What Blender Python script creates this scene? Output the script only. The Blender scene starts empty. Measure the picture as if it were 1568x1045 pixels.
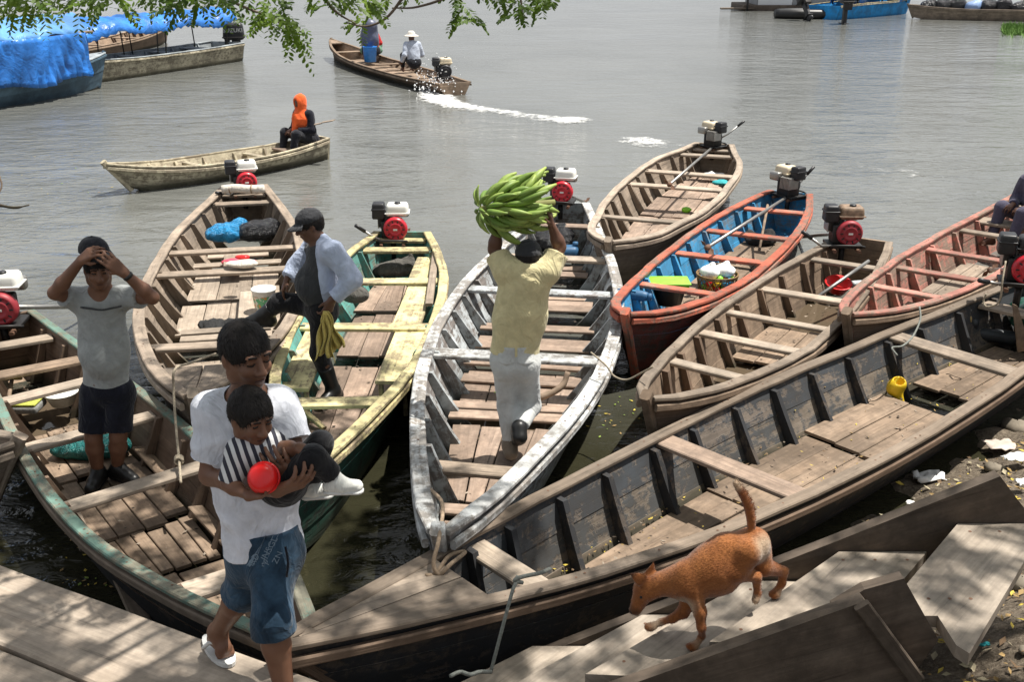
import bpy, math, random
import numpy as np
from mathutils import Vector, Matrix
rnd = random.Random(7)
R = math.radians
SC = bpy.context.scene
COL = SC.collection

# ---------------------------------------------------------------- camera
FPX, PITCH, CAMZ = 1600.0, R(20.9), 3.5          # focal length in photo pixels, tilt, eye height over the water
cam = bpy.data.cameras.new('camera'); cam_o = bpy.data.objects.new('camera', cam); COL.objects.link(cam_o)
cam.sensor_width = 36; cam.lens = 36 * FPX / 1568; cam.clip_end = 2000; cam.clip_start = 0.05
cam_o.location = (0, 0, CAMZ); cam_o.rotation_euler = (R(90) - PITCH, 0, 0)
SC.camera = cam_o

# ---------------------------------------------------------------- sky, sun, exposure
SUN = Vector((0.34, 0.10, 0.93)).normalized()      # towards the sun
elev = math.asin(SUN.z); az = math.atan2(SUN.x, SUN.y)
W = bpy.data.worlds.new('World'); SC.world = W; W.use_nodes = True
wn = W.node_tree.nodes; wl = W.node_tree.links
bg = wn['Background']; sky = wn.new('ShaderNodeTexSky'); sky.sky_type = 'NISHITA'; sky.sun_disc = False
sky.sun_elevation = elev; sky.sun_rotation = az; sky.air_density = 1.0; sky.dust_density = 4.0; sky.ozone_density = 1.0
# thin bright cloud veil over the whole sky
tc = wn.new('ShaderNodeTexCoord'); mp = wn.new('ShaderNodeMapping'); mp.inputs['Scale'].default_value = (1, 1, 2.2)
nz = wn.new('ShaderNodeTexNoise'); nz.inputs['Scale'].default_value = 2.6; nz.inputs['Detail'].default_value = 4
rp = wn.new('ShaderNodeValToRGB'); rp.color_ramp.elements[0].position = .36; rp.color_ramp.elements[1].position = .66
rp.color_ramp.elements[0].color = (.5, .5, .5, 1); rp.color_ramp.elements[1].color = (.95, .95, .95, 1)
mx = wn.new('ShaderNodeMixRGB'); mx.inputs['Color2'].default_value = (8.8, 9.1, 9.5, 1)
wl.new(tc.outputs['Generated'], mp.inputs[0]); wl.new(mp.outputs[0], nz.inputs['Vector']); wl.new(nz.outputs['Fac'], rp.inputs[0])
wl.new(rp.outputs[0], mx.inputs['Fac']); wl.new(sky.outputs[0], mx.inputs['Color1']); wl.new(mx.outputs[0], bg.inputs['Color'])
bg.inputs['Strength'].default_value = 0.058
sl = bpy.data.lights.new('sun', 'SUN'); sl.energy = 5.0; sl.angle = R(0.55); sl.color = (1, .955, .88)
so = bpy.data.objects.new('sun', sl); COL.objects.link(so); so.rotation_euler = SUN.to_track_quat('Z', 'Y').to_euler(); so.location = (8, 4, 20)
SC.view_settings.view_transform = 'Standard'; SC.view_settings.look = 'None'
SC.view_settings.exposure = 0.6; SC.view_settings.gamma = 1.0; SC.view_settings.use_curve_mapping = False
SC.render.engine = 'CYCLES'; SC.cycles.max_bounces = 6; SC.cycles.diffuse_bounces = 3; SC.cycles.glossy_bounces = 3; SC.cycles.caustics_reflective = False; SC.cycles.caustics_refractive = False

# ---------------------------------------------------------------- geometry helpers
CP, SP = math.cos(PITCH), math.sin(PITCH)
def ray(px, py):
    u = (px - 784) / FPX; v = (py - 522.5) / FPX
    return Vector((u, CP - v * SP, -(v * CP + SP)))
def atz(px, py, z):                                # the point of the place at height z
    r = ray(px, py); return Vector((0, 0, CAMZ)) + r * ((z - CAMZ) / r.z)
def aty(px, py, y):                                # the point of the place at distance y
    r = ray(px, py); return Vector((0, 0, CAMZ)) + r * (y / r.y)

def tag(o, label=None, cat=None, group=None, kind=None):
    if label: o['label'] = label
    if cat: o['category'] = cat
    if group: o['group'] = group
    if kind: o['kind'] = kind
    return o
def empty(name, loc, rz=0, label=None, cat=None, group=None):
    o = bpy.data.objects.new(name, None); COL.objects.link(o); o.location = loc; o.rotation_euler = (0, 0, rz)
    o.empty_display_size = .1
    return tag(o, label, cat, group)
def link(name, me, parent=None):
    o = bpy.data.objects.new(name, me); COL.objects.link(o)
    if parent: o.parent = parent
    return o
def mesh(name, V, F, mat, parent=None, uv=None, smooth=False, mi=None, sub=None):
    """one mesh object from vertices, faces and optional per-corner uvs; when the parent sits at a place, V is local to it"""
    me = bpy.data.meshes.new(name); me.from_pydata([tuple(v) for v in V], [], F)
    mats = mat if isinstance(mat, (list, tuple)) else [mat]
    for m in mats: me.materials.append(m)
    if uv is not None:
        l = me.uv_layers.new(name='UVMap'); flat = np.array(uv, dtype=np.float32).ravel(); l.data.foreach_set('uv', flat)
    if mi is not None: me.polygons.foreach_set('material_index', mi)
    if smooth: me.polygons.foreach_set('use_smooth', [True] * len(me.polygons))
    me.update()
    return link(name, me, parent)

def board(name, pts, side, w, h, mat, parent=None, ch=.006, uvo=None, smooth=False, ups=None):
    """a sawn board swept along pts; side = width direction(s), chamfered edges, uv in metres along the grain"""
    n = len(pts); pts = [Vector(p) for p in pts]
    ws = w if isinstance(w, (list, tuple)) else [w] * n
    hs = h if isinstance(h, (list, tuple)) else [h] * n
    sd = side if isinstance(side, (list, tuple)) and not isinstance(side[0], (int, float)) else [side] * n
    V, F, UV = [], [], []
    ou = uvo or (rnd.uniform(0, 60), rnd.uniform(0, 60))
    acc = 0; us = []
    for i, p in enumerate(pts):
        t = (pts[min(i + 1, n - 1)] - pts[max(i - 1, 0)]).normalized()
        s = Vector(sd[i]); s = (s - t * s.dot(t)).normalized(); u = s.cross(t).normalized()
        if ups is None and u.z < 0: u = -u
        a, b = ws[i] / 2, hs[i] / 2; c = min(ch, a * .45, b * .45)
        for (x, y) in ((a - c, -b), (a, -b + c), (a, b - c), (a - c, b), (-a + c, b), (-a, b - c), (-a, -b + c), (-a + c, -b)):
            V.append(p + s * x + u * y)
        if i: acc += (p - pts[i - 1]).length
        us.append(acc)
    a, b = ws[0], hs[0]; per = [0, 0, b, b, b + a, b + a, b + b + a, b + b + a, 2 * a + 2 * b]
    for i in range(n - 1):
        for k in range(8):
            k2 = (k + 1) % 8
            F.append((i * 8 + k, (i + 1) * 8 + k, (i + 1) * 8 + k2, i * 8 + k2))
            for (uu, vv) in ((us[i], per[k]), (us[i + 1], per[k]), (us[i + 1], per[k + 1]), (us[i], per[k + 1])): UV.append((uu + ou[0], vv + ou[1]))
    for base, rev in ((0, False), ((n - 1) * 8, True)):
        f = [base + k for k in range(8)]
        if rev: f = f[::-1]
        F.append(tuple(f)); UV += [(ou[0] + .01 * k, ou[1]) for k in range(8)]
    return mesh(name, V, F, mat, parent, UV, smooth)

def prism(name, poly, ext, mat, parent=None, grain=None):
    """a flat outline given thickness: poly = 3d points of one face, ext = offset vector; uv along the longest side"""
    P = [Vector(p) for p in poly]; e = Vector(ext); n = len(P)
    V = P + [p + e for p in P]
    F = [tuple(range(n - 1, -1, -1)), tuple(range(n, 2 * n))] + [(i, (i + 1) % n, n + (i + 1) % n, n + i) for i in range(n)]
    g = Vector(grain).normalized() if grain is not None else max(((P[(i + 1) % n] - P[i]) for i in range(n)), key=lambda v: v.length).normalized()
    q = g.cross(e.normalized()).normalized(); ou = (rnd.uniform(0, 60), rnd.uniform(0, 60))
    UV = [(V[i].dot(g) + ou[0], V[i].dot(q) + V[i].dot(e.normalized()) + ou[1]) for f in F for i in f]
    return mesh(name, V, F, mat, parent, UV)

def tube_data(pts, r, seg=8, close=True):
    pts = [Vector(p) for p in pts]; n = len(pts); rs = r if isinstance(r, (list, tuple)) else [r] * n
    V, F, UV = [], [], []; ref = None; acc = 0
    for i, p in enumerate(pts):
        t = (pts[min(i + 1, n - 1)] - pts[max(i - 1, 0)]).normalized()
        if ref is None: ref = t.orthogonal().normalized()
        ref = (ref - t * ref.dot(t)).normalized(); b = t.cross(ref)
        for k in range(seg):
            a = 2 * math.pi * k / seg; V.append(p + (ref * math.cos(a) + b * math.sin(a)) * rs[i])
    d = 0
    for i in range(n - 1):
        d2 = d + (pts[i + 1] - pts[i]).length
        for k in range(seg):
            k2 = (k + 1) % seg; F.append((i * seg + k, i * seg + k2, (i + 1) * seg + k2, (i + 1) * seg + k))
            UV += [(d, k * .02), (d, k * .02 + .02), (d2, k * .02 + .02), (d2, k * .02)]
        d = d2
    if close:
        F.append(tuple(range(seg - 1, -1, -1))); F.append(tuple(range((n - 1) * seg, n * seg)))
        UV += [(0, 0)] * (2 * seg)
    return V, F, UV
def tube(name, pts, r, mat, parent=None, seg=8):
    V, F, UV = tube_data(pts, r, seg); return mesh(name, V, F, mat, parent, UV, True)
def spline(pts, n=6):
    """Catmull-Rom through pts"""
    P = [Vector(p) for p in pts]; P = [P[0] * 2 - P[1]] + P + [P[-1] * 2 - P[-2]]; out = []
    for i in range(1, len(P) - 2):
        for k in range(n):
            t = k / n; a, b, c, d = P[i - 1:i + 3]
            out.append(.5 * ((2 * b) + (c - a) * t + (2 * a - 5 * b + 4 * c - d) * t * t + (3 * b - a - 3 * c + d) * t ** 3))
    out.append(P[-2]); return out
def lathe_data(prof, seg=16):
    V, F = [], []
    for (r, z) in prof:
        for k in range(seg):
            a = 2 * math.pi * k / seg; V.append(Vector((r * math.cos(a), r * math.sin(a), z)))
    for i in range(len(prof) - 1):
        for k in range(seg):
            k2 = (k + 1) % seg; F.append((i * seg + k, i * seg + k2, (i + 1) * seg + k2, (i + 1) * seg + k))
    return V, F
def lathe(name, prof, mat, parent=None, M=None, seg=16, smooth=True):
    V, F = lathe_data(prof, seg)
    F.append(tuple(range(seg - 1, -1, -1))); F.append(tuple(range((len(prof) - 1) * seg, len(prof) * seg)))
    if M is not None: V = [M @ v for v in V]
    return mesh(name, V, F, mat, parent, None, smooth)
def rbox_data(sx, sy, sz, r=.02, c=(0, 0, 0), taper=1.0):
    """a box with rounded edges (three loops per corner), centred at c; taper scales the top"""
    def ring(hx, hy, z):
        out = []
        for (sgx, sgy, a0) in ((1, 1, 0), (-1, 1, 90), (-1, -1, 180), (1, -1, 270)):
            for k in range(4):
                a = R(a0 + 30 * k); out.append(Vector((c[0] + sgx * (hx - rr) + rr * math.cos(a), c[1] + sgy * (hy - rr) + rr * math.sin(a), c[2] + z)))
        return out
    V, F = [], []; rr = r; lv = []
    for k in range(4): a = R(-90 + 30 * k); lv.append((r * (1 - math.cos(a)), -sz / 2 + r + r * math.sin(a)))
    for k in range(4): a = R(30 * k); lv.append((r * (1 - math.cos(a)), sz / 2 - r + r * math.sin(a)))
    for (ins, z) in lv:
        f = 1 + (taper - 1) * (z / sz + .5)
        rr = max(r - ins, .0005) ; V += ring((sx / 2 - ins) * f, (sy / 2 - ins) * f, z)
    n = 16
    for i in range(len(lv) - 1):
        for k in range(n): k2 = (k + 1) % n; F.append((i * n + k, i * n + k2, (i + 1) * n + k2, (i + 1) * n + k))
    F.append(tuple(range(n - 1, -1, -1))); F.append(tuple(range((len(lv) - 1) * n, len(lv) * n)))
    return V, F
def rbox(name, s, mat, parent=None, r=.02, c=(0, 0, 0), taper=1.0, M=None):
    V, F = rbox_data(*s, r=r, c=c, taper=taper)
    if M is not None: V = [M @ v for v in V]
    return mesh(name, V, F, mat, parent, None, True)
def frame(o, x, z):
    """matrix at o with x axis x and z axis near z"""
    x = Vector(x).normalized(); z = Vector(z); y = z.cross(x).normalized(); z = x.cross(y)
    M = Matrix((x, y, z)).transposed().to_4x4(); M.translation = Vector(o); return M

# ---------------------------------------------------------------- materials
class N:
    def __init__(s, name):
        s.m = bpy.data.materials.new(name); s.m.use_nodes = True; s.t = s.m.node_tree; s.n = s.t.nodes; s.l = s.t.links
        s.b = s.n['Principled BSDF']
    def add(s, ty, **kw):
        n = s.n.new('ShaderNode' + ty)
        for k, v in kw.items():
            if hasattr(n, k) and k not in ('inputs',): setattr(n, k, v)
        return n
    def lk(s, a, b): s.l.new(a, b)
    def noise(s, vec, scale, detail=4, rough=.55, dist=0):
        n = s.n.new('ShaderNodeTexNoise'); n.inputs['Scale'].default_value = scale; n.inputs['Detail'].default_value = detail
        n.inputs['Roughness'].default_value = rough; n.inputs['Distortion'].default_value = dist
        if vec is not None: s.lk(vec, n.inputs['Vector'])
        return n.outputs['Fac']
    def mapv(s, vec, scale):
        n = s.n.new('ShaderNodeMapping'); n.inputs['Scale'].default_value = scale; s.lk(vec, n.inputs['Vector']); return n.outputs[0]
    def ramp(s, fac, stops):
        n = s.n.new('ShaderNodeValToRGB'); e = n.color_ramp.elements
        while len(e) < len(stops): e.new(.5)
        for k, (p, c) in enumerate(stops):
            e[k].position = p; e[k].color = (c, c, c, 1) if isinstance(c, (int, float)) else (*c, 1)
        s.lk(fac, n.inputs[0]); return n.outputs[0]
    def mix(s, fac, a, b, mode='MIX'):
        n = s.n.new('ShaderNodeMixRGB'); n.blend_type = mode
        for v, i in ((fac, 0), (a, 1), (b, 2)):
            if isinstance(v, (int, float)): n.inputs[i].default_value = v
            elif isinstance(v, (tuple, list)): n.inputs[i].default_value = (*v[:3], 1)
            else: s.lk(v, n.inputs[i])
        return n.outputs[0]
    def math(s, op, a, b=0.0):
        n = s.n.new('ShaderNodeMath'); n.operation = op
        for v, i in ((a, 0), (b, 1)):
            if isinstance(v, (int, float)): n.inputs[i].default_value = v
            else: s.lk(v, n.inputs[i])
        return n.outputs[0]
    def bump(s, h, strength=.3, dist=.01):
        n = s.n.new('ShaderNodeBump'); n.inputs['Strength'].default_value = strength; n.inputs['Distance'].default_value = dist
        s.lk(h, n.inputs['Height']); s.lk(n.outputs[0], s.b.inputs['Normal']); return n
    def coord(s, kind='Object'): return s.n.new('ShaderNodeTexCoord').outputs[kind]
    def rand(s): return s.n.new('ShaderNodeObjectInfo').outputs['Random']
    def col(s, c):
        if isinstance(c, (tuple, list)): s.b.inputs['Base Color'].default_value = (*c[:3], 1)
        else: s.lk(c, s.b.inputs['Base Color'])
    def set(s, **kw):
        for k, v in kw.items(): s.b.inputs[k.replace('_', ' ')].default_value = v

def wood(name, base, paint=None, wear=.4, rough=.82, var=.35, grime=.5, gs=1.0, wet=False):
    """weathered sawn timber; with paint, a coat that has worn off in streaks and patches"""
    k = N(name); uv = k.coord('UV'); ob = k.coord('Object')
    g = k.noise(k.mapv(uv, (1.6 * gs, 34 * gs, 1)), 1.0, 5, .68, .25)
    g2 = k.noise(k.mapv(uv, (.9, 5, 1)), 1.0, 4, .6, .4)
    big = k.noise(ob, 2.3, 4, .65)
    c = k.mix(k.ramp(g, [(.3, 0), (.72, 1)]), [x * .52 for x in base], [min(1, x * 1.22) for x in base])
    c = k.mix(k.math('MULTIPLY', k.ramp(g2, [(.35, 0), (.7, 1)]), .45), c, [base[0] * .72, base[1] * .66, base[2] * .6])
    c = k.mix(k.math('MULTIPLY', k.ramp(g, [(.315, 1), (.37, 0)]), .75), c, [x * .2 for x in base])
    h = g
    if paint:
        fine = k.noise(ob, 11, 4, .72, .3)
        m = k.math('ADD', k.math('MULTIPLY', g2, .42), k.math('ADD', k.math('MULTIPLY', g, .25), k.math('MULTIPLY', fine, .48)))
        lo = .36 + .4 * wear
        msk = k.ramp(m, [(lo - .035, 0), (lo + .035, 1)])
        pc = k.mix(k.ramp(big, [(.3, 0), (.7, 1)]), [x * .82 for x in paint], [min(1, x * 1.1) for x in paint])
        c = k.mix(msk, c, pc); h = k.math('ADD', k.math('MULTIPLY', g, .5), k.math('MULTIPLY', msk, .6))
    # footprints, mud and old water marks
    if not paint: fine = k.noise(ob, 11, 4, .72, .3)
    d = k.ramp(k.math('ADD', k.math('MULTIPLY', big, .6), k.math('MULTIPLY', fine, .4)), [(.42, 1), (.60, 0)])
    c = k.mix(k.math('MULTIPLY', d, grime), c, [x * .34 for x in (base if not paint else [(p + b) / 2 for p, b in zip(paint, base)])])
    if wet:                                    # scum line where the hull sits in the river
        sz = k.n.new('ShaderNodeSeparateXYZ'); k.lk(ob, sz.inputs[0])
        c = k.mix(k.math('MULTIPLY', k.ramp(k.math('SUBTRACT', sz.outputs[2], k.math('MULTIPLY', fine, .12)), [(.0, 1), (.07, 0)]), .8), c, (.03, .03, .018))
    v = k.math('ADD', k.math('MULTIPLY', k.rand(), var), 1 - var / 2)
    hs = k.n.new('ShaderNodeHueSaturation'); k.lk(v, hs.inputs['Value']); k.lk(c, hs.inputs['Color']); k.col(hs.outputs[0])
    k.lk(k.ramp(g2, [(.3, rough - .12), (.7, min(1, rough + .1))]), k.b.inputs['Roughness'])
    k.set(Specular_IOR_Level=.25); k.bump(h, .5, .008); return k.m
def plain(name, c, rough=.6, metal=0, var=.18, scale=12, bump=.1, spec=.4):
    k = N(name); ob = k.coord('Object'); n = k.noise(ob, scale, 5, .6)
    k.col(k.mix(k.ramp(n, [(.3, 0), (.7, 1)]), [x * (1 - var) for x in c], [min(1, x * (1 + var)) for x in c]))
    k.set(Roughness=rough, Metallic=metal, Specular_IOR_Level=spec)
    if bump: k.bump(n, bump, .01)
    return k.m
def cloth(name, c, var=.14, scale=14, bump=.25, rough=.9, c2=None):
    k = N(name); ob = k.coord('Object'); n = k.noise(ob, scale, 4, .6, .5); cr = k.noise(k.mapv(ob, (1, 1, .7)), 8, 3, .5, 1.4)
    k.col(k.mix(k.ramp(n, [(.3, 0), (.7, 1)]), [x * (1 - var) for x in c], c2 or [min(1, x * (1 + var)) for x in c]))
    k.set(Roughness=rough, Specular_IOR_Level=.15, Sheen_Weight=.15)
    k.bump(k.math('ADD', k.math('MULTIPLY', n, .35), k.math('MULTIPLY', k.math('ABSOLUTE', k.math('SUBTRACT', cr, .5)), -2.2)), bump * 2.4, .022); return k.m
def cloth_grid(name, fn, nu, nv_, mat, parent, th=.02):
    V, F = [], []
    for j in range(nv_ + 1):
        for i in range(nu + 1): V.append(fn(i / nu, j / nv_))
    for j in range(nv_):
        for i in range(nu): a = j * (nu + 1) + i; F.append((a, a + 1, a + nu + 2, a + nu + 1))
    o = mesh(name, V, F, mat, parent, None, True); md = o.modifiers.new('thick', 'SOLIDIFY'); md.thickness = th; return o
def film(name, c, rough=.25, sc=1.0):
    """crinkled plastic film"""
    k = N(name); ob = k.coord('Object'); a = k.noise(ob, 9 * sc, 4, .6, 1.6); b = k.noise(ob, 24 * sc, 3, .6, 1.2)
    k.col(k.mix(k.ramp(a, [(.35, 0), (.65, 1)]), [x * .6 for x in c], [min(1, x * 1.3) for x in c])); k.set(Roughness=rough, Specular_IOR_Level=.5)
    h = k.math('ADD', k.math('ABSOLUTE', k.math('SUBTRACT', a, .5)), k.math('MULTIPLY', k.math('ABSOLUTE', k.math('SUBTRACT', b, .5)), .5)); k.bump(h, 1.0, .06 if sc == 1 else .05); return k.m
def text_mesh(name, body, size, mat, parent, M, depth=.002):
    """flat lettering as a real mesh"""
    cu = bpy.data.curves.new(name, 'FONT'); cu.body = body; cu.size = size; cu.extrude = depth; cu.align_x = 'CENTER'; cu.resolution_u = 2
    t = bpy.data.objects.new('tmp', cu); me = bpy.data.meshes.new_from_object(t); bpy.data.objects.remove(t); bpy.data.curves.remove(cu)
    me.name = name; me.transform(M); me.materials.clear(); me.materials.append(mat); return link(name, me, parent)
def skin(name, c):
    k = N(name); ob = k.coord('Object'); n = k.noise(ob, 18, 4, .6)
    k.col(k.mix(n, [c[0] * .72, c[1] * .68, c[2] * .66], [min(1, x * 1.25) for x in c]))
    k.set(Roughness=.48, Specular_IOR_Level=.35, Subsurface_Weight=.06, Subsurface_Radius=(.02, .008, .004)); k.bump(k.noise(ob, 160, 3, .6), .08, .004); return k.m

GREYW = (.37, .30, .235); BROWNW = (.36, .265, .19); DARKW = (.13, .10, .075)
M = dict(
    grey=wood('weathered_grey_wood', GREYW, var=.45, grime=.7), grey_d=wood('damp_grey_wood', (.25, .2, .155), wet=True), grey_l=wood('bleached_wood', (.47, .39, .31), var=.45, grime=.6),
    brown=wood('brown_wood', BROWNW, grime=.75, var=.45), brown_d=wood('dark_brown_wood', (.2, .14, .1), wet=True), brown_m=wood('trodden_brown_wood', (.29, .215, .155), grime=.75, var=.4), pink_w=wood('pinkish_wood', (.42, .315, .245), grime=.7, var=.5),
    black=wood('tarred_wood', (.14, .115, .095), (.032, .034, .038), .42), black_w=wood('worn_tarred_wood', (.2, .165, .135), (.045, .05, .056), .42),
    white=wood('worn_white_paint', (.33, .295, .26), (.62, .63, .62), .5, grime=.7), white_w=wood('chalky_grey_paint', (.24, .21, .19), (.43, .46, .47), .5, grime=.6, wet=True),
    yellow=wood('yellow_paint', (.38, .31, .2), (.68, .6, .32), .47), yellow_w=wood('worn_yellow_paint', (.36, .29, .2), (.62, .53, .27), .52),
    turq=wood('turquoise_paint', (.3, .28, .22), (.12, .34, .3), .48), green=wood('green_paint', (.32, .29, .22), (.15, .25, .205), .57),
    dgreen=wood('dark_green_paint', (.06, .07, .055), (.03, .085, .06), .45, wet=True),
    red=wood('red_paint', (.33, .22, .17), (.52, .14, .085), .47), red_d=wood('dark_red_paint', (.12, .08, .07), (.16, .045, .035), .45, wet=True),
    blue=wood('blue_paint', (.2, .25, .3), (.05, .27, .5), .45), pink=wood('salmon_paint', (.36, .27, .21), (.5, .215, .17), .52),
    pale=wood('pale_cream_wood', (.44, .37, .27), (.6, .53, .38), .5), hull_m=wood('smoky_hull_wood', (.26, .215, .17), (.07, .073, .075), .5), hull_d=wood('wet_dark_hull', (.085, .066, .05), var=.2), navy=wood('slate_blue_paint', (.16, .17, .18), (.09, .15, .2), .2),
    slate=wood('grey_paint', (.3, .3, .3), (.42, .46, .48), .2), cream=wood('cream_paint', (.3, .26, .19), (.5, .45, .33), .5, wet=True), bright_blue=wood('bright_blue_paint', (.2, .25, .3), (.02, .26, .62), .05),
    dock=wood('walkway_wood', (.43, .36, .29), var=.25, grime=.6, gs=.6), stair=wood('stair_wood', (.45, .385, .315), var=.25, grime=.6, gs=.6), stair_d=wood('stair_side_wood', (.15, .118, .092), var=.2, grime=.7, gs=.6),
    iron=plain('dark_iron', (.035, .033, .032), .5, .6), steel=plain('worn_steel', (.33, .32, .3), .42, .8), rust=plain('rusty_iron', (.15, .08, .05), .8, .2),
    red_p=plain('red_enamel', (.52, .02, .035), .32, 0, .1, 6, .02, .5), maroon_p=plain('dull_red_enamel', (.3, .03, .04), .5, 0, .25, 8, .05),
    white_p=plain('white_enamel', (.74, .73, .68), .4, 0, .08, 8, .03, .5), cream_p=plain('cream_enamel', (.62, .53, .38), .45, 0, .2, 14, .04),
    tan_p=plain('stained_tank_enamel', (.22, .15, .1), .6, 0, .5, 20, .05), blk_p=plain('black_plastic', (.018, .018, .02), .42, 0, .2, 10, .04),
    rope=plain('pale_rope', (.32, .27, .2), .9, 0, .3, 60, .5), rope_g=plain('grey_green_rope', (.19, .2, .18), .9, 0, .3, 60, .5), rope_b=plain('brown_rope', (.3, .22, .15), .9, 0, .3, 60, .5),
)
# ================================================================ water, ground
def water_mat():
    k = N('river_water'); ob = k.coord('Object')
    a = k.noise(k.mapv(ob, (.55, 1.0, 1)), 1.6, 3, .5, .6)        # slow swell
    b = k.noise(k.mapv(ob, (.7, 1.25, 1)), 6.5, 4, .55, .8)       # wind ripples
    c = k.noise(ob, 26, 2, .5)
    ruf = k.noise(k.mapv(ob, (.25, .6, 1)), .35, 3, .5, 1.2)      # ruffled and calm stretches
    rr = k.ramp(ruf, [(.35, .35), (.65, 1.0)])
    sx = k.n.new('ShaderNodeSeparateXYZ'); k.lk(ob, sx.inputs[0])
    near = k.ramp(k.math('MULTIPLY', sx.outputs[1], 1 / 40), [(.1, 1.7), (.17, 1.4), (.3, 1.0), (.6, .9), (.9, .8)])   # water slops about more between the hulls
    h = k.math('ADD', k.math('MULTIPLY', k.math('MULTIPLY', a, near), 1.0), k.math('ADD', k.math('MULTIPLY', k.math('MULTIPLY', b, rr), .46), k.math('MULTIPLY', k.math('MULTIPLY', c, rr), .03)))
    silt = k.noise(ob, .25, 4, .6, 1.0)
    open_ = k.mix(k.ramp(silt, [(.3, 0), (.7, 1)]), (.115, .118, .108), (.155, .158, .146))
    k.col(k.mix(k.ramp(k.math('ADD', k.math('MULTIPLY', sx.outputs[1], 1 / 40), k.math('MULTIPLY', silt, .06)), [(.2, 1), (.33, 0)]), open_, (.026, .025, .014)))   # dark olive among the hulls, their shade put into the colour; silty river outside
    k.set(Roughness=.06, IOR=1.333, Specular_IOR_Level=.5); k.bump(h, 1.0, .075); return k.m
def sheet(name, x0, x1, y0, y1, z, mat, nx=1, ny=1, fn=None):
    V, F = [], []
    for j in range(ny + 1):
        for i in range(nx + 1):
            x = x0 + (x1 - x0) * i / nx; y = y0 + (y1 - y0) * j / ny; V.append((x, y, z + (fn(x, y) if fn else 0)))
    for j in range(ny):
        for i in range(nx): a = j * (nx + 1) + i; F.append((a, a + 1, a + nx + 2, a + nx + 1))
    return mesh(name, V, F, mat, None, None, bool(fn))
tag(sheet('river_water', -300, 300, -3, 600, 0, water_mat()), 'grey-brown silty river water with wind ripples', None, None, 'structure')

def nz3(x, y, s=0): return math.sin(x * 1.7 + s) * math.cos(y * 2.3 - s) + .5 * math.sin(x * 4.1 + y * 3.3 + s * 2) + .25 * math.sin(x * 9.7 - y * 7.9 + s)
def bank_h(x, y):
    # mud bank rises out of the water at the lower right and behind the camera
    d = (x - 2.18) * .684 - (y - 5.89) * .73
    h = max(-1.0, .3 * d) if d < 0 else .16 * d + .12 * min(d, 3) ** 2
    return h + .03 * nz3(x * 2, y * 2) + .012 * nz3(x * 7, y * 7, 2)
def mud():
    k = N('bank_mud'); ob = k.coord('Object'); n = k.noise(ob, 5, 8, .7, .4); v = k.noise(ob, 38, 6, .7)
    c = k.mix(k.ramp(n, [(.3, 0), (.68, 1)]), (.045, .036, .026), (.17, .135, .1)); c = k.mix(k.ramp(v, [(.45, 0), (.66, .8)]), c, (.26, .215, .16))
    k.col(c); k.set(Roughness=.9, Specular_IOR_Level=.2); k.bump(k.math('ADD', n, k.math('MULTIPLY', v, .5)), .9, .05); return k.m
MUD = mud()
tag(sheet('mud_bank', -2.0, 9, -3, 8, 0, MUD, 200, 200, bank_h), 'littered mud bank sloping into the river at lower right', None, None, 'structure')
tag(sheet('river_bed', -300, 300, -3, 600, -1.2, MUD), 'silty river bed under the water', None, None, 'structure')

# ---------------------------------------------------------------- plank walkway (lower left)
wk = empty('plank_walkway', (-1.4, 3.4, .57), 0, 'sun-dappled grey plank walkway along the lower left edge', 'walkway')
A, B_ = atz(-80, 832, .57), atz(560, 1066, .57); d = (B_ - A).normalized(); n = Vector((d.y, -d.x, 0))
if n.y > 0: n = -n
off = 0; o0 = Vector((-1.4, 3.4, .57))
for k, wd in enumerate((.46, .4, .42, .4, .4)):
    c0 = A + n * (off + wd / 2) - d * .5 - o0; c1 = B_ + n * (off + wd / 2) + d * 1.2 - o0
    pts = [c0 + (c1 - c0) * (i / 8) + n * rnd.uniform(-.006, .006) for i in range(9)]
    board('plank', [p + Vector((0, 0, -.03 - .008 * (k % 2))) for p in pts], n, wd - .018, .055, M['dock'], wk, .01); off += wd
for f in (.12, .5, .88):
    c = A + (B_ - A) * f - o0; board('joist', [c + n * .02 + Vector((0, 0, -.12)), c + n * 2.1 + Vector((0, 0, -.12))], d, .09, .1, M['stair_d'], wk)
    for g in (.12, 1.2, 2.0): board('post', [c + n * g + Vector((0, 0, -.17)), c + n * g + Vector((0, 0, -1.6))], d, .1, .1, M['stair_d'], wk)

# ---------------------------------------------------------------- wooden stair down to the boats (lower right)
st = empty('wooden_stair', (1.2, 3.7, .6), 0, 'broad plank stair between two thick side boards, dog stepping down it', 'stair')
so_ = Vector((1.2, 3.7, .6))
def sp(x, y, z): return Vector((x, y, z)) - so_
def stair_side(y, pts, mat, th): return prism('side_board', [sp(*p) for p in pts], (0, th, 0), mat, st, (1, 0, .35))
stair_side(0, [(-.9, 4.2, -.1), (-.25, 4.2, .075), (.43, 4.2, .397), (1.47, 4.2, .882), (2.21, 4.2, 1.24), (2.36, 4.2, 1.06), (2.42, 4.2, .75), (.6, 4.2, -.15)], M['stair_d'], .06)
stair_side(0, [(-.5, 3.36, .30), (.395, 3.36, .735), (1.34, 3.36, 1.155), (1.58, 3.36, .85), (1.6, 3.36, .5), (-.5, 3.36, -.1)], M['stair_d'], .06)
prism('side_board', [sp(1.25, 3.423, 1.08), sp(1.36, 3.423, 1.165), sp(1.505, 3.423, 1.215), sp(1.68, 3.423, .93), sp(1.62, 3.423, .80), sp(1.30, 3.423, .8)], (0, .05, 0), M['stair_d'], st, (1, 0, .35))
board('brace', [sp(1.325, 3.345, 1.15), sp(1.585, 3.345, .80)], (0, 1, 0), .03, .06, M['stair_d'], st, ups=1)
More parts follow.
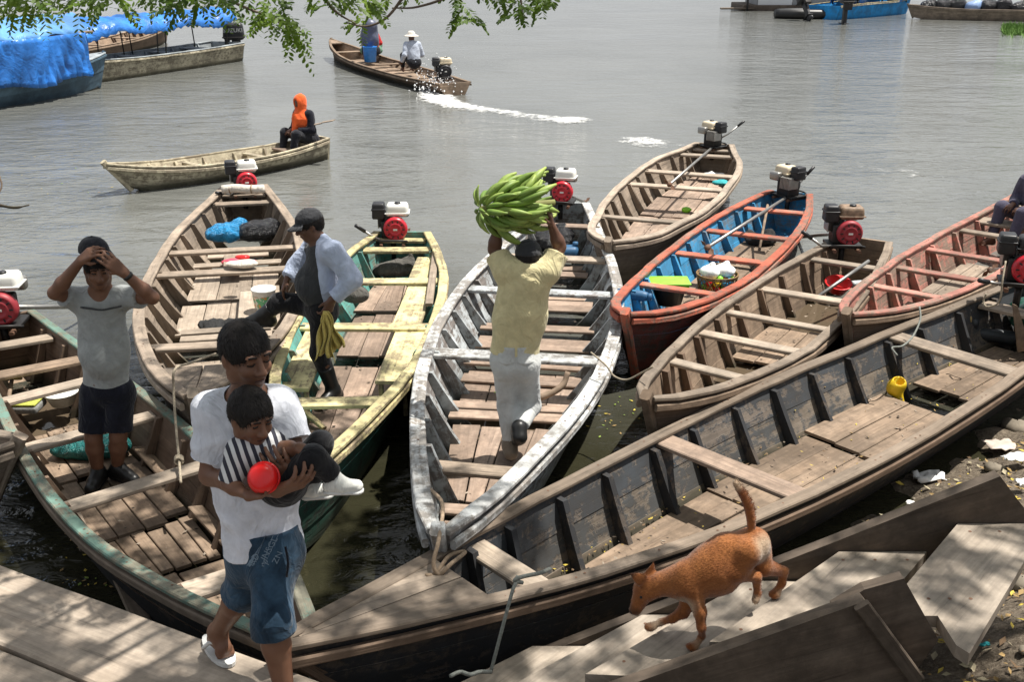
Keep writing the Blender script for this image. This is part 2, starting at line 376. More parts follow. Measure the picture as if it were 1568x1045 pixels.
for (xl, xr, xr2, xl2, z, y0) in ((1.675, 1.70, 2.48, 2.08, 1.0, 3.26), (.80, 1.34, 1.93, 1.52, .85, 3.48), (.30, .95, 1.62, 1.10, .69, 3.48), (-.2, .45, 1.15, .62, .5, 3.48), (-.75, -.05, .6, .1, .32, 3.48)):
    y1 = 4.19; P4 = [sp(xl, 3.52, z - .055), sp(xr, y0, z - .055), sp(xr2, y1, z - .055), sp(xl2, y1, z - .055)]
    if xl > 1.6: P4 = [sp(1.46, 3.485, z - .055), sp(1.69, 3.485, z - .055), sp(1.69, 3.3, z - .055), sp(1.72, 3.25, z - .055), sp(2.46, y1, z - .055), sp(2.05, y1, z - .055)]   # top tread runs past the end of the side board
    prism('tread', P4, (0, 0, .055), M['stair'], st, (.68, .73, 0))
V, F = [], []                                  # nail heads in the treads and side boards
for (xl, xr, xr2, xl2, z) in ((1.62, 1.85, 2.46, 2.06, 1.0), (.80, 1.34, 1.93, 1.52, .85), (.30, .95, 1.62, 1.10, .69), (-.2, .45, 1.15, .62, .5)):
    for f in (.15, .5, .85):
        for (y_, fa) in ((3.6, .09), (4.12, .91)):
            a_ = xl + (xl2 - xl) * fa; b_ = xr + (xr2 - xr) * fa; q = sp(a_ + (b_ - a_) * f, y_, z + .0015); k = len(V); V += [q + Vector((.008 * math.cos(a), .008 * math.sin(a), 0)) for a in (0, 1.05, 2.1, 3.14, 4.19, 5.24)]; F.append(tuple(k + i for i in range(6)))
tag(mesh('nail_heads', V, F, M['rust'], st), None, None, None, 'stuff')
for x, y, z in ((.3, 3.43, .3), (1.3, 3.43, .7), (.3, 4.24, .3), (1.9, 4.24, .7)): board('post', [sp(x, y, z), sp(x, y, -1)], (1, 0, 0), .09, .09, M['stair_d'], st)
pl = empty('bank_plank', (2.0, 3.05, .9), 0, 'loose grey plank on the bank at the foot of the picture, right', 'plank')
prism('plank', [Vector((-.55, -.3, -.04)), Vector((.9, -.45, -.04)), Vector((.9, .08, -.04)), Vector((-.33, .14, -.04))], (0, 0, .045), M['stair'], pl, (1, 0, 0))
# ================================================================ boats
class Boat:
    def __init__(s, label, bow, stern, prof, zs=(.66, .46, .5), kb=.6, zb=-.06, rake=.25, th=.028, name='wooden_boat', group='wooden boats moored at the landing',
                 out=None, inn=None, cap=None, rail=None, rib=None, thw=None, flo=None, capw=.075, nst=3, ribs=(), rib_d=(.15, .045), thwarts=(), floors=(), cross=(), deck=0, stem=True, thz=.05, fz=.10, raily=.045, botm=None, inns=None):
        b = Vector((bow[0], bow[1])); e = Vector((stern[0], stern[1])); d = e - b
        s.L = d.length; s.a = d / s.L; s.bow = b; s.zs = zs; s.kb = kb; s.zb0 = zb; s.rake = rake; s.th = th
        s.ang = math.atan2(d.y, d.x)
        T = np.linspace(0, 1, 121); w = np.interp(T, [p[0] for p in prof], [p[1] for p in prof])
        ker = np.ones(9) / 9; wp = np.concatenate([[w[0] * 2 - x for x in w[4:0:-1]], w, [w[-1] * 2 - x for x in w[-2:-6:-1]]]); s.T = T; s.Wt = np.convolve(wp, ker, 'valid'); s.Wt = np.maximum(s.Wt, .02)
        s.root = empty(name, (b.x, b.y, 0), s.ang, label, 'boat', group)
        rt = s.root; L = s.L; nt = 30
        ts = [i / nt for i in range(nt + 1)]
        # planked sides
        for side in (1, -1):
            for k in range(nst):
                q0, q1 = k / nst, (k + 1) / nst; V, F, UV, MI = [], [], [], []; o = .007 * (nst - 1 - k) * 0 + (.006 if k % 2 else 0)
                ou = (rnd.uniform(0, 50), rnd.uniform(0, 50))
                qs = (q0 - (.02 if k else 0), (q0 + q1) / 2, q1)
                for t in ts:
                    oc = [s.sec(t, q, side, o) for q in qs]; ic = [s.sec(t, q, side, o - th) for q in reversed(qs)]
                    V += oc + ic
                for i in range(nt):
                    for j in range(6):
                        j2 = (j + 1) % 6; f = (i * 6 + j, (i + 1) * 6 + j, (i + 1) * 6 + j2, i * 6 + j2)
                        if side > 0: f = f[::-1]
                        F.append(f); MI.append(0 if j in (0, 1) else 1)
                        for vi in f: UV.append(((vi // 6) / nt * L + ou[0], (vi % 6 if vi % 6 < 3 else 5 - vi % 6) * .1 + ou[1]))
                for e0 in (0, nt * 6):
                    F.append(tuple(e0 + j for j in range(6))); MI.append(1); UV += [(0, 0)] * 6
                mesh('hull_plank', V, F, [out, inns[k] if inns else inn], rt, UV, False, MI)
        # bottom
        V, F, UV = [], [], []
        for t in ts:
            c = s.sec(t, 0, 1, -.004); V += [Vector((c.x, c.y, c.z)), Vector((c.x, -c.y, c.z)), Vector((c.x, -c.y, c.z + .03)), Vector((c.x, c.y, c.z + .03))]
        for i in range(nt):
            for j in range(4):
                f = (i * 4 + j, i * 4 + (j + 1) % 4, (i + 1) * 4 + (j + 1) % 4, (i + 1) * 4 + j); F.append(f); UV += [(V[v].x, V[v].y) for v in f]
        F.append((0, 1, 2, 3)); F.append(tuple(nt * 4 + j for j in (3, 2, 1, 0))); UV += [(0, 0)] * 8
        mesh('bottom', V, F, botm or flo, rt, UV)
        # gunwale caps and rubbing rails
        for side in (1, -1):
            pc, pr = [], []
            for t in ts:
                c = s.sec(t, 1, side); n = Vector((0, side, 0)); wj = rnd.uniform(-.003, .003)
                pc.append(c - n * (capw / 2 - .028) + Vector((0, wj, .014 + wj))); pr.append(s.sec(t, 1, side, .017) + Vector((0, 0, -raily)))
            board('gunwale', pc, (0, 1, 0), [min(capw, 2 * s.w(t) + .05) if t > 0 else .06 for t in ts], .03, cap, rt, .008)
            board('rub_rail', pr, (0, 1, 0), .034, .05, rail or cap, rt, .01)
        # stem post and transom
        if stem:
            z1 = zs[0] + .05; zl = s.zbt(0); board('stem_post', [(rake * 1.12 + .02, 0, zl - .06), (rake * .5 + .012, 0, (zl + zs[0]) / 2), (-.012, 0, zs[0] + .02), (-.03, 0, z1)], (0, 1, 0), .075, .085, rail or cap, rt, .012, ups=1)
        c1 = s.sec(1, 1, 1); c0 = s.sec(1, 0, 1)
        prism('transom', [(L - .005, c0.y, c0.z - .01), (L - .005, c1.y, c1.z + .02), (L - .005, -c1.y, c1.z + .02), (L - .005, -c0.y, c0.z - .01)], (.04, 0, 0), inn, rt, (0, 1, 0))
        for t in ribs:
            for side in (1, -1): s.rib(t + rnd.uniform(-.004, .004), side, rib or inn, rib_d)
        for th_ in thwarts:
            t, bw = th_[0], th_[1]; m = th_[2] if len(th_) > 2 else (thw or cap); s.thwart(t, bw, m, th_[3] if len(th_) > 3 else thz)
        for f in floors: s.floor(*f, mat=flo)
        for c in cross:
            t, bw, z = c[0], c[1], c[2]; hw = s.wq(t, (z - s.zbt(t)) / (s.zg(t) - s.zbt(t))) - .05; f = c[3] if len(c) > 3 else (-1, 1)
            board('floor_board', [(t * L + rnd.uniform(-.02, .02), hw * f[0], z), (t * L + rnd.uniform(-.02, .02), hw * f[1], z + rnd.uniform(-.006, .006))], (1, 0, 0), bw, .024, flo, rt)
        V, F = [], []                              # nail heads along the rails
        for t in ribs:
            for side in (1, -1):
                c = s.sec(t, 1, side)
                for dx in (-.03, .03):
                    q = c + Vector((dx, -side * capw * .15, .0305)); k = len(V); V += [q + Vector((.007 * math.cos(a), .007 * math.sin(a), 0)) for a in (0, 1.05, 2.1, 3.14, 4.19, 5.24)]; F.append(tuple(k + i for i in range(6)))
        if V: tag(mesh('nail_heads', V, F, M['rust'], rt), None, None, None, 'stuff')
        V, F, MI = [], [], []                      # chips, mud flakes and leaf bits on the floor
        for _ in range(110):
            t = rnd.uniform(.15, .9); u = rnd.gauss(0, .45) * s.w(t) * .7; u = max(-s.w(t) * .68, min(s.w(t) * .68, u)); z = fz + .018 + rnd.uniform(0, .012); a = rnd.uniform(0, 6.28); l = rnd.uniform(.005, .022); d = Vector((math.cos(a), math.sin(a), 0)); e = Vector((-d.y, d.x, rnd.uniform(-.3, .3))) * rnd.uniform(.2, .7); q = Vector((t * L, u, z)); k = len(V)
            V += [q - d * l, q + e * l, q + d * l + Vector((0, 0, .004)), q - e * l]; F.append((k, k + 1, k + 2, k + 3)); MI.append(rnd.randrange(3))
        tag(mesh('floor_litter', V, F, [M['hull_d'], M['grey_l'], M['brown_d']], rt, None, False, MI), None, None, None, 'stuff')
        if deck:
            for (f0, f1) in ((-1, -.02), (.02, 1)):
                V = []; tt = [.012 + (deck - .012) * i / 6 for i in range(7)]
                for t in tt:
                    for f in (f0, f1): V.append(Vector((t * L, (s.w(t) - .012) * f, s.zg(t) - .012)))
                poly = [V[i] for i in range(0, 14, 2)] + [V[i] for i in range(13, 0, -2)]
                prism('deck_plank', poly, (0, 0, .03), thw or cap, rt, (1, 0, 0))
    def w(s, t): return float(np.interp(t, s.T, s.Wt))
    def zg(s, t):
        b, m, e = s.zs; return m + (b - m) * max(0, 1 - t / .45) ** 2 + (e - m) * max(0, (t - .6) / .4) ** 2
    def zbt(s, t): return s.zb0 + .14 * max(0, 1 - t / .2) ** 2 + .05 * max(0, (t - .8) / .2) ** 2
    def sec(s, t, q, side=1, off=0):
        w = s.w(t); wb = w * s.kb; x = t * s.L + s.rake * (1 - q) * (1 - t) ** 5
        return Vector((x, side * max(.004, wb + (w - wb) * (max(q, 0) ** .85) + off), s.zbt(t) + (s.zg(t) - s.zbt(t)) * q))
    def wq(s, t, q): return abs(s.sec(t, max(0, min(1, q))).y) - s.th
    def rib(s, t, side, mat, d):
        qs = [.03, .12, .3, .5, .7, .96]; o, i_ = [], []
        for k, q in enumerate(qs):
            c = s.sec(t, q, side, -s.th - .001); dd = d[0] + (d[1] - d[0]) * (q ** .6); y = side * max(.01, abs(c.y) - dd)
            o.append(Vector((c.x, c.y, c.z + (.035 if k == 0 else 0)))); i_.append(Vector((c.x, y, c.z + (.05 if k == 0 else 0))))
        x0 = o[3].x
        for v in o + i_: v.x = x0
        prism('rib', o + i_[::-1], (.036 + rnd.uniform(-.004, .006), 0, 0), mat, s.root, (0, side * .3, 1))
    def thwart(s, t, bw, mat, dz=.05, th=.034):
        z = s.zg(t) - dz; q = (z - s.zbt(t)) / (s.zg(t) - s.zbt(t)); hw = s.wq(t, q) - .004; j = rnd.uniform(-.03, .03)
        if dz < 0: hw = s.w(t) - .02
        return board('thwart', [(t * s.L + j, -hw, z), (t * s.L - j, hw, z)], (1, 0, 0), bw, th, mat, s.root, .007)
    def floor(s, t0, t1, n, z=.10, fill=.93, mat=None, lo=-1, hi=1):
        x0, x1 = t0 * s.L, t1 * s.L
        def hw(t): return max(.05, (s.wq(t, max(0, (z - s.zbt(t)) / (s.zg(t) - s.zbt(t)))) - .02) * fill)
        cuts = [lo + (hi - lo) * (k + (rnd.uniform(-.12, .12) if 0 < k < n else 0)) / n for k in range(n + 1)]
        for k in range(n):
            g = rnd.uniform(.004, .012); pts, ws = [], []; a0, a1 = x0 + rnd.uniform(-.03, .03), x1 + rnd.uniform(-.03, .03); zz = z + rnd.uniform(-.006, .008)
            for j in range(4):
                x = a0 + (a1 - a0) * j / 3; h = hw(x / s.L); pts.append((x, (cuts[k] + cuts[k + 1]) / 2 * h, zz)); ws.append(max(.03, (cuts[k + 1] - cuts[k]) * h - g))
            board('floor_board', pts, (0, 1, 0), ws, .022, mat, s.root, .004)
    def world(s, t, u, z): return s.root.matrix_basis @ Vector((t * s.L, u, z)) if False else Vector((s.bow.x + s.a.x * t * s.L - s.a.y * u, s.bow.y + s.a.y * t * s.L + s.a.x * u, z))

def even(a, b, n): return [a + (b - a) * i / (n - 1) for i in range(n)]

def motor(loc, rz, label, tank='white_p', cover='red_p', scale=1.02, shaft=None, handle=None, name='boat_motor', pitch=0):
    o = empty(name, loc, rz, label, 'boat motor', 'long-tail boat motors'); o.scale = (scale,) * 3
    o.rotation_euler = (R(pitch), 0, rz)
    rbox('base_plate', (.34, .26, .03), M['iron'], o, .006, (0, 0, .0))
    for x in (-.12, .12): board('mount_rail', [(x, -.2, -.03), (x, .16, -.03)], (1, 0, 0), .035, .03, M['rust'], o)
    tube('mount_post', [(0, 0, -.02), (0, .01, -.22)], .03, M['iron'], o)
    rbox('engine_block', (.22, .2, .2), M['iron'], o, .02, (-.01, .03, .11))
    V, F = [], []
    for k in range(7):
        v, f = rbox_data(.016, .17, .15, .005, (.11 + .0 - k * .024 - .12, .1, .19)); n = len(V); V += v; F += [tuple(i + n for i in q) for q in f]
    mesh('cooling_fins', V, F, M['steel'], o, None, False)
    Mx = Matrix.Translation((.035, -.075, .135)) @ Matrix.Rotation(R(90), 4, 'X')
    rc = lathe('recoil_cover', [(.125, -.03), (.13, .0), (.125, .03), (.112, .045), (.1, .05), (.096, .044), (.075, .047), (.071, .054), (.05, .056), (.046, .05), (.03, .052), (.002, .053)], M[cover], o, Mx, 26)
    for k in range(10):
        a = 2 * math.pi * k / 10; p = Vector((.035 + .086 * math.cos(a), -.075 - .047, .135 + .086 * math.sin(a)))
        rbox('vent_slot', (.012, .008, .034), M['blk_p'], rc, .003, M=Matrix.Translation(p) @ Matrix.Rotation(a + R(90), 4, 'Y').inverted())
    rbox('badge', (.045, .006, .02), M['white_p'], rc, .002, (.035, -.13, .135))
    ft = rbox('fuel_tank', (.25, .2, .13), M[tank], o, .035, (.055, .03, .325), .9)
    lathe('tank_cap', [(.033, 0), (.035, .012), (.03, .02), (.002, .022)], M['blk_p'], ft, Matrix.Translation((.06, .0, .387)), 14)
    rbox('tank_seam', (.262, .212, .012), M[tank], ft, .005, (.055, .03, .295))
    af = rbox('air_filter', (.14, .17, .17), M['blk_p'], o, .022, (-.145, .02, .315), .92)
    rbox('filter_lid', (.146, .176, .02), M['blk_p'], af, .006, (-.145, .02, .335))
    rbox('intake', (.07, .07, .12), M['iron'], o, .015, (-.12, .03, .19))
    rbox('muffler', (.16, .09, .11), M['steel'], o, .025, (.09, .17, .26))
    tube('fuel_hose', spline([(.0, -.03, .27), (-.07, -.07, .22), (-.1, -.05, .12)], 5), .006, M['blk_p'], o, 6)
    tube('frame_bar', spline([(-.17, -.12, .0), (-.1, -.19, .03), (.1, -.19, .03), (.19, -.12, .0)], 5), .011, M['iron'], o, 6)
    hd = handle or [(-.12, -.1, .0), (-.2, -.18, .02), (-.27, -.26, .05)]
    h = tube('tiller', hd, .014, M['steel'], o); tube('grip', [Vector(hd[-1]), Vector(hd[-1]) + (Vector(hd[-1]) - Vector(hd[-2])).normalized() * .13], .02, M['blk_p'], h)
    sh = shaft or [(0, .12, .08), (0, 1.9, -.45)]
    t = tube('drive_shaft', sh, .019, M['steel'], o); e = Vector(sh[-1]); d = (e - Vector(sh[-2])).normalized()
    lathe('propeller_hub', [(.02, 0), (.03, .03), (.03, .08), (.012, .1)], M['rust'], t, frame(e - d * .02, d.orthogonal(), d), 10)
    for k in range(2):
        sd = d.orthogonal().normalized() * (1 if k else -1); nn = (sd.cross(d) + d * .6).normalized()
        prism('propeller_blade', [e + nn * -.01 + d * .02, e + sd * .06 + nn * .03 + d * .05, e + sd * .1 + d * .04, e + sd * .06 - nn * .03 + d * .03], d * .006, M['rust'], t)
    return o

RIBG = even(.14, .9, 12)
grey_back = Boat('weathered grey open boat at the outer edge of the landing, right of the white boat', (.99, 10.35), (3.18, 16.46), [(0, .05), (.05, .28), (.1, .4), (.22, .51), (.3, .61), (.45, .69), (.68, .69), (.8, .61), (.9, .43), (1, .29)],
    zs=(.62, .5, .52), out=M['grey_d'], inn=M['grey'], cap=M['grey_l'], rail=M['grey'], rib=M['grey_d'], thw=M['grey_l'], flo=M['pink_w'], ribs=even(.13, .92, 11),
    thwarts=[(.25, .12), (.55, .16), (.69, .17), (.9, .16), (.97, .14)], floors=[(.2, .5, 3), (.5, .67, 4, .12, .9), (.7, .92, 3, .09)], deck=.0, capw=.09)
blue_boat = Boat('red-railed open boat painted bright blue inside, holding a basket', (.93, 8.02), (3.55, 13.13), [(0, .04), (.04, .23), (.1, .31), (.18, .4), (.35, .51), (.44, .53), (.56, .54), (.7, .52), (.79, .47), (.87, .42), (1, .26)],
    zs=(.66, .47, .5), out=M['red_d'], inn=M['blue'], cap=M['red'], rail=M['red'], rib=M['blue'], thw=M['red'], flo=M['brown'], ribs=even(.17, .9, 9),
    thwarts=[(.25, .11), (.48, .13), (.66, .13), (.87, .14)], floors=[(.25, .6, 3), (.62, .84, 3)], capw=.085, botm=M['blue'])
brown_boat = Boat('plain brown open boat with wet floor, between the blue-inside and black boats', (.9, 6.34), (3.80, 10.88), [(0, .045), (.03, .14), (.07, .22), (.2, .37), (.37, .5), (.5, .51), (.62, .49), (.76, .44), (.9, .35), (1, .26)],
    zs=(.66, .46, .5), out=M['brown_d'], inn=M['brown'], cap=M['grey'], rail=M['brown'], rib=M['brown_d'], thw=M['grey_l'], flo=M['brown'], ribs=even(.14, .9, 9),
    thwarts=[(.21, .11), (.37, .12), (.49, .1), (.64, .13), (.86, .12)], floors=[(.13, .3, 2, .08), (.44, .62, 3, .1)], capw=.08, botm=M['brown'], rib_d=(.1, .05))
pink_boat = Boat('open boat with salmon-pink thwarts and rails, moored nearest the right edge', (2.73, 8.02), (7.04, 13.3), [(0, .045), (.03, .14), (.08, .24), (.2, .38), (.38, .49), (.58, .47), (.72, .42), (.88, .36), (1, .3)],
    zs=(.66, .47, .52), out=M['brown_d'], inn=M['pink'], cap=M['pink'], rail=M['brown'], rib=M['pink'], thw=M['pink'], flo=M['grey'], ribs=even(.18, .9, 8),
    thwarts=[(.22, .11), (.35, .12), (.48, .12), (.63, .13, M['grey']), (.72, .3, M['grey']), (.86, .14, M['grey'])], floors=[(.12, .34, 3), (.4, .6, 4)], capw=.075)
black_boat = Boat('long tarred black boat with plank floor, lying alongside the stair in front', (-.99, 3.71), (4.95, 8.98), [(0, .035), (.06, .15), (.11, .23), (.15, .31), (.22, .41), (.3, .49), (.4, .57), (.5, .61), (.6, .61), (.7, .585), (.8, .54), (.9, .49), (1, .42)],
    zs=(.68, .46, .52), kb=.5, zb=-.1, rake=.5, out=M['black'], inn=M['black_w'], cap=M['grey_d'], rail=M['brown_d'], rib=M['black'], thw=M['grey'], flo=M['brown_m'], inns=[M['grey_d'], M['hull_m'], M['black_w']], ribs=[.135, .185, .245, .305, .365, .425, .485, .545, .605, .665, .735, .80, .87, .94],
    thwarts=[(.165, .15, M['grey_l']), (.395, .17, M['pink_w'], .02), (.755, .19, M['grey'], .02), (.93, .2, M['grey'])], floors=[(.2, .42, 4, .06, .95), (.42, .57, 3, .08), (.57, .7, 3, .11, .95), (.76, .93, 3, .09)], deck=.125, capw=.085, raily=.06, rib_d=(.13, .06))
white_boat = Boat('chipped white-painted boat that the banana carrier walks through', (-.37, 4.59), (.7, 12.47), [(0, .055), (.03, .15), (.11, .32), (.23, .55), (.33, .69), (.45, .77), (.58, .76), (.71, .64), (.86, .43), (1, .22)],
    zs=(.7, .48, .52), out=M['white_w'], inn=M['white_w'], cap=M['white'], rail=M['white'], rib=M['white_w'], thw=M['white_w'], flo=M['pink_w'], ribs=even(.15, .92, 14), rib_d=(.2, .05),
    thwarts=[(.165, .14, M['grey'], .2), (.39, .17, M['white']), (.6, .15), (.74, .17, M['grey_l']), (.9, .15, M['pink_w'])],
    cross=[(.14, .12, .2), (.118, .1, .18), (.325, .14, .16), (.345, .12, .16), (.42, .16, .13), (.455, .15, .16), (.475, .15, .16), (.515, .14, .13), (.535, .15, .13), (.565, .15, .17), (.64, .15, .16), (.66, .15, .16), (.69, .15, .14), (.78, .16, .16), (.81, .16, .16)],
    floors=[(.17, .31, 4, .11), (.36, .45, 4, .1)], capw=.1, raily=.06)
yellow_boat = Boat('yellow boat with turquoise inner sides and yellow side benches', (-1.3, 5.13), (-1.21, 11.17), [(0, .045), (.05, .13), (.1, .2), (.18, .31), (.25, .4), (.36, .53), (.48, .59), (.62, .62), (.76, .59), (.9, .44), (1, .29)],
    zs=(.64, .47, .5), out=M['dgreen'], inn=M['turq'], cap=M['yellow'], rail=M['yellow_w'], rib=M['turq'], thw=M['yellow'], flo=M['pink_w'], ribs=even(.16, .9, 9),
    thwarts=[(.27, .15), (.54, .15), (.75, .15), (.925, .16), (.985, .12)], floors=[(.2, .52, 3, .1, .85), (.55, .73, 3, .12, .7), (.75, .93, 3, .1, .85)], capw=.085, botm=M['turq'])
grey_left = Boat('broad weathered grey boat with bundles of bags near its motor', (-2.12, 6.37), (-3.48, 13.42), [(0, .065), (.03, .17), (.1, .37), (.18, .52), (.25, .62), (.31, .7), (.4, .74), (.5, .75), (.65, .7), (.71, .66), (.84, .5), (1, .27)],
    zs=(.66, .48, .52), out=M['grey_d'], inn=M['grey'], cap=M['grey'], rail=M['grey_l'], rib=M['grey_d'], thw=M['grey'], flo=M['grey_l'], ribs=even(.12, .9, 13), rib_d=(.17, .05),
    thwarts=[(.2, .14), (.51, .16), (.62, .14), (.91, .16), (.97, .14)], cross=[(.31, .13, .2, (-.85, .75)), (.335, .13, .2, (-.85, .75)), (.36, .12, .2, (-.8, .75)), (.7, .2, .22, (-.7, .7)), (.67, .15, .18), (.25, .12, .16, (-.6, .9))],
    floors=[(.38, .5, 4, .12), (.52, .66, 3, .1), (.21, .3, 2, .08)], deck=.1, capw=.1, raily=.06)
green_boat = Boat('dark boat with green rail where the man in grey stands', (-.9, 3.81), (-4.36, 8.38), [(0, .05), (.05, .14), (.1, .22), (.13, .27), (.18, .33), (.24, .41), (.3, .46), (.4, .495), (.5, .49), (.6, .46), (.83, .36), (1, .26)],
    zs=(.62, .46, .5), kb=.6, out=M['black'], inn=M['brown_d'], cap=M['green'], rail=M['grey_d'], rib=M['brown_d'], thw=M['grey_l'], flo=M['brown'], ribs=even(.15, .93, 11), rib_d=(.12, .04),
    thwarts=[(.155, .17, M['grey_l']), (.395, .13), (.56, .13), (.715, .13), (.8, .15, M['brown']), (.91, .14)], floors=[(.18, .29, 2, .1, .9), (.3, .39, 6, .1, .9), (.4, .55, 4, .1), (.56, .71, 4, .09)], capw=.07)
bl = atz(27, 683, .56)
left_boat = Boat('bow of a worn wooden boat poking in at the left edge', (bl.x, bl.y), (bl.x - 4.6, bl.y - .25), [(0, .05), (.05, .2), (.1, .32), (.25, .5), (.5, .56), (.8, .45), (1, .28)],
    zs=(.58, .44, .48), out=M['grey_d'], inn=M['grey'], cap=M['grey'], rail=M['grey'], rib=M['grey_d'], thw=M['grey'], flo=M['grey'], ribs=even(.15, .9, 8), thwarts=[(.3, .14), (.55, .14)], floors=[(.2, .7, 3)])
pale_boat = Boat('slender pale canoe drifting out with the orange-hooded paddler', (-5.95, 15.2), (-3.24, 18.0), [(0, .04), (.1, .18), (.2, .29), (.4, .42), (.6, .43), (.8, .33), (1, .15)], group='boats out on the river',
    zs=(.46, .28, .36), rake=.3, zb=-.05, out=M['cream'], inn=M['pale'], cap=M['pale'], rail=M['pale'], rib=M['pale'], thw=M['pale'], flo=M['pale'], ribs=even(.18, .88, 6), rib_d=(.07, .04), thwarts=[(.38, .09), (.66, .1), (.8, .16, M['pink_w']), (.93, .16)], floors=[(.2, .8, 3, .05)], nst=2, capw=.05)
motor_boat = Boat('long brown boat motoring away across the river with passengers', (-5.85, 35.1), (-1.4, 26.05), [(0, .06), (.1, .35), (.25, .58), (.5, .68), (.75, .64), (1, .42)], group='boats out on the river',
    zs=(.55, .25, .28), out=M['brown_d'], inn=M['brown'], cap=M['brown'], rail=M['brown'], rib=M['brown_d'], thw=M['brown'], flo=M['brown'], ribs=even(.2, .85, 7), thwarts=[(.17, .3), (.45, .2), (.6, .2), (.8, .3)], floors=[(.2, .8, 3)], nst=2, deck=.06)

# side benches of the yellow boat
yb = yellow_boat
for (u, t0, t1, wd) in ((.36, .33, .53, .24), (-.36, .355, .53, .26), (-.33, .545, .735, .25), (-.3, .755, .9, .2)):
    L_ = yb.L; bt = board('side_bench', [(t0 * L_, u * 1.0, .385), (t1 * L_, u * 1.08, .395)], (0, 1, 0), wd, .03, M['yellow'], yb.root)
    if t0 < .5:
        for du in (-.09, .09): board('bench_leg', [(t0 * L_ + .04, u + du, .1), (t0 * L_ + .04, u + du, .37)], (0, 1, 0), .035, .04, M['yellow_w'], yb.root, ups=1)
board('bench_brace', [(.36 * yb.L, .5, .3), (.31 * yb.L, .12, .13)], (1, 0, 0), .05, .03, M['yellow_w'], yb.root)
board('side_plank', [(.62 * yb.L, -.5, .46), (.9 * yb.L, -.42, .46)], (0, 1, 0), .07, .03, M['grey'], yb.root)

# motors
def stern_at(b, t=.985, dz=.0): p = b.world(t, 0, b.zg(t)); p.z += -.03 + dz; return p
def face(b, off=0): return b.ang - R(90) + R(off)
motor(stern_at(grey_left), face(grey_left, 6), 'red and white motor on the stern of the broad grey boat at left')
motor(stern_at(yellow_boat, 1.0, -.03) + Vector((-.1, 0, 0)), face(yellow_boat, 3), 'red and white motor on the stern of the yellow boat', handle=[(-.1, -.1, .0), (-.2, -.16, .07), (-.28, -.2, .14)])
motor(stern_at(white_boat, .985, .1) + Vector((-.1, 0, 0)), face(white_boat, -5), 'red and white motor behind the bananas on the white boat', scale=1.0)
motor(stern_at(brown_boat, .97, .04) + Vector((-.2, 0, 0)), face(brown_boat, 30), 'dull red motor with stained brown tank on the brown boat', 'tan_p', 'maroon_p', 1.05, handle=[(-.12, -.1, .0), (-.25, -.16, .02), (-.36, -.18, .1)])
motor(stern_at(green_boat, .985, .03), face(green_boat, -30), 'red motor with white tank at the left edge of the picture', 'white_p', 'maroon_p', 1.1, shaft=[(0, .12, .08), (.3, 1.5, -.4)])
bm = aty(1562, 432, 8.7); motor((bm.x, bm.y, bm.z), face(black_boat, 30), 'black and red motor at the right edge on the black boat', 'blk_p', 'red_p', 1.05)
# two motors whose long shafts are swung in over the boat
def swung(b, label, t_in, u_in, rz):
    loc = stern_at(b, .985, .04); o = motor(loc, rz, label, 'cream_p', 'blk_p', 1.12, shaft=[(0, .1, .05), (0, .5, .05)], handle=[(0, .1, .05), (0, .3, .0), (0, .55, .0)])
    return o
def to_local(o, p):
    Mo = Matrix.LocRotScale(o.location, o.rotation_euler, o.scale); return Mo.inverted() @ Vector(p)
def motor_swung(b, label, p_end, p_tip):
    loc = stern_at(b, .985, .03); rz = face(b, 150)
    dummy = Matrix.LocRotScale(loc, Matrix.Rotation(rz, 3, 'Z').to_quaternion(), Vector((.98,) * 3)).inverted()
    motor(loc, rz, label, 'cream_p', 'blk_p', .98, shaft=[(0, 0, -.01), dummy @ Vector(p_end)], handle=[(.05, .05, .02), dummy @ (Vector(p_tip) * .6 + loc * .4), dummy @ Vector(p_tip)])
p = grey_back.world(.56, .1, .5); motor_swung(grey_back, 'cream and black motor with shaft swung inboard on the outer grey boat', atz(1026, 282, .62), aty(1130, 193, 16.4))
motor_swung(blue_boat, 'cream and black motor with shaft swung inboard on the blue-inside boat', atz(1085, 378, .62), aty(1236, 267, 13.1))
motor(stern_at(motor_boat, .93, .1), face(motor_boat, 165), 'cream and black motor driving the boat out on the river', 'cream_p', 'blk_p', 1.25, shaft=[(0, 0, 0), (.15, -1.2, -.55)])
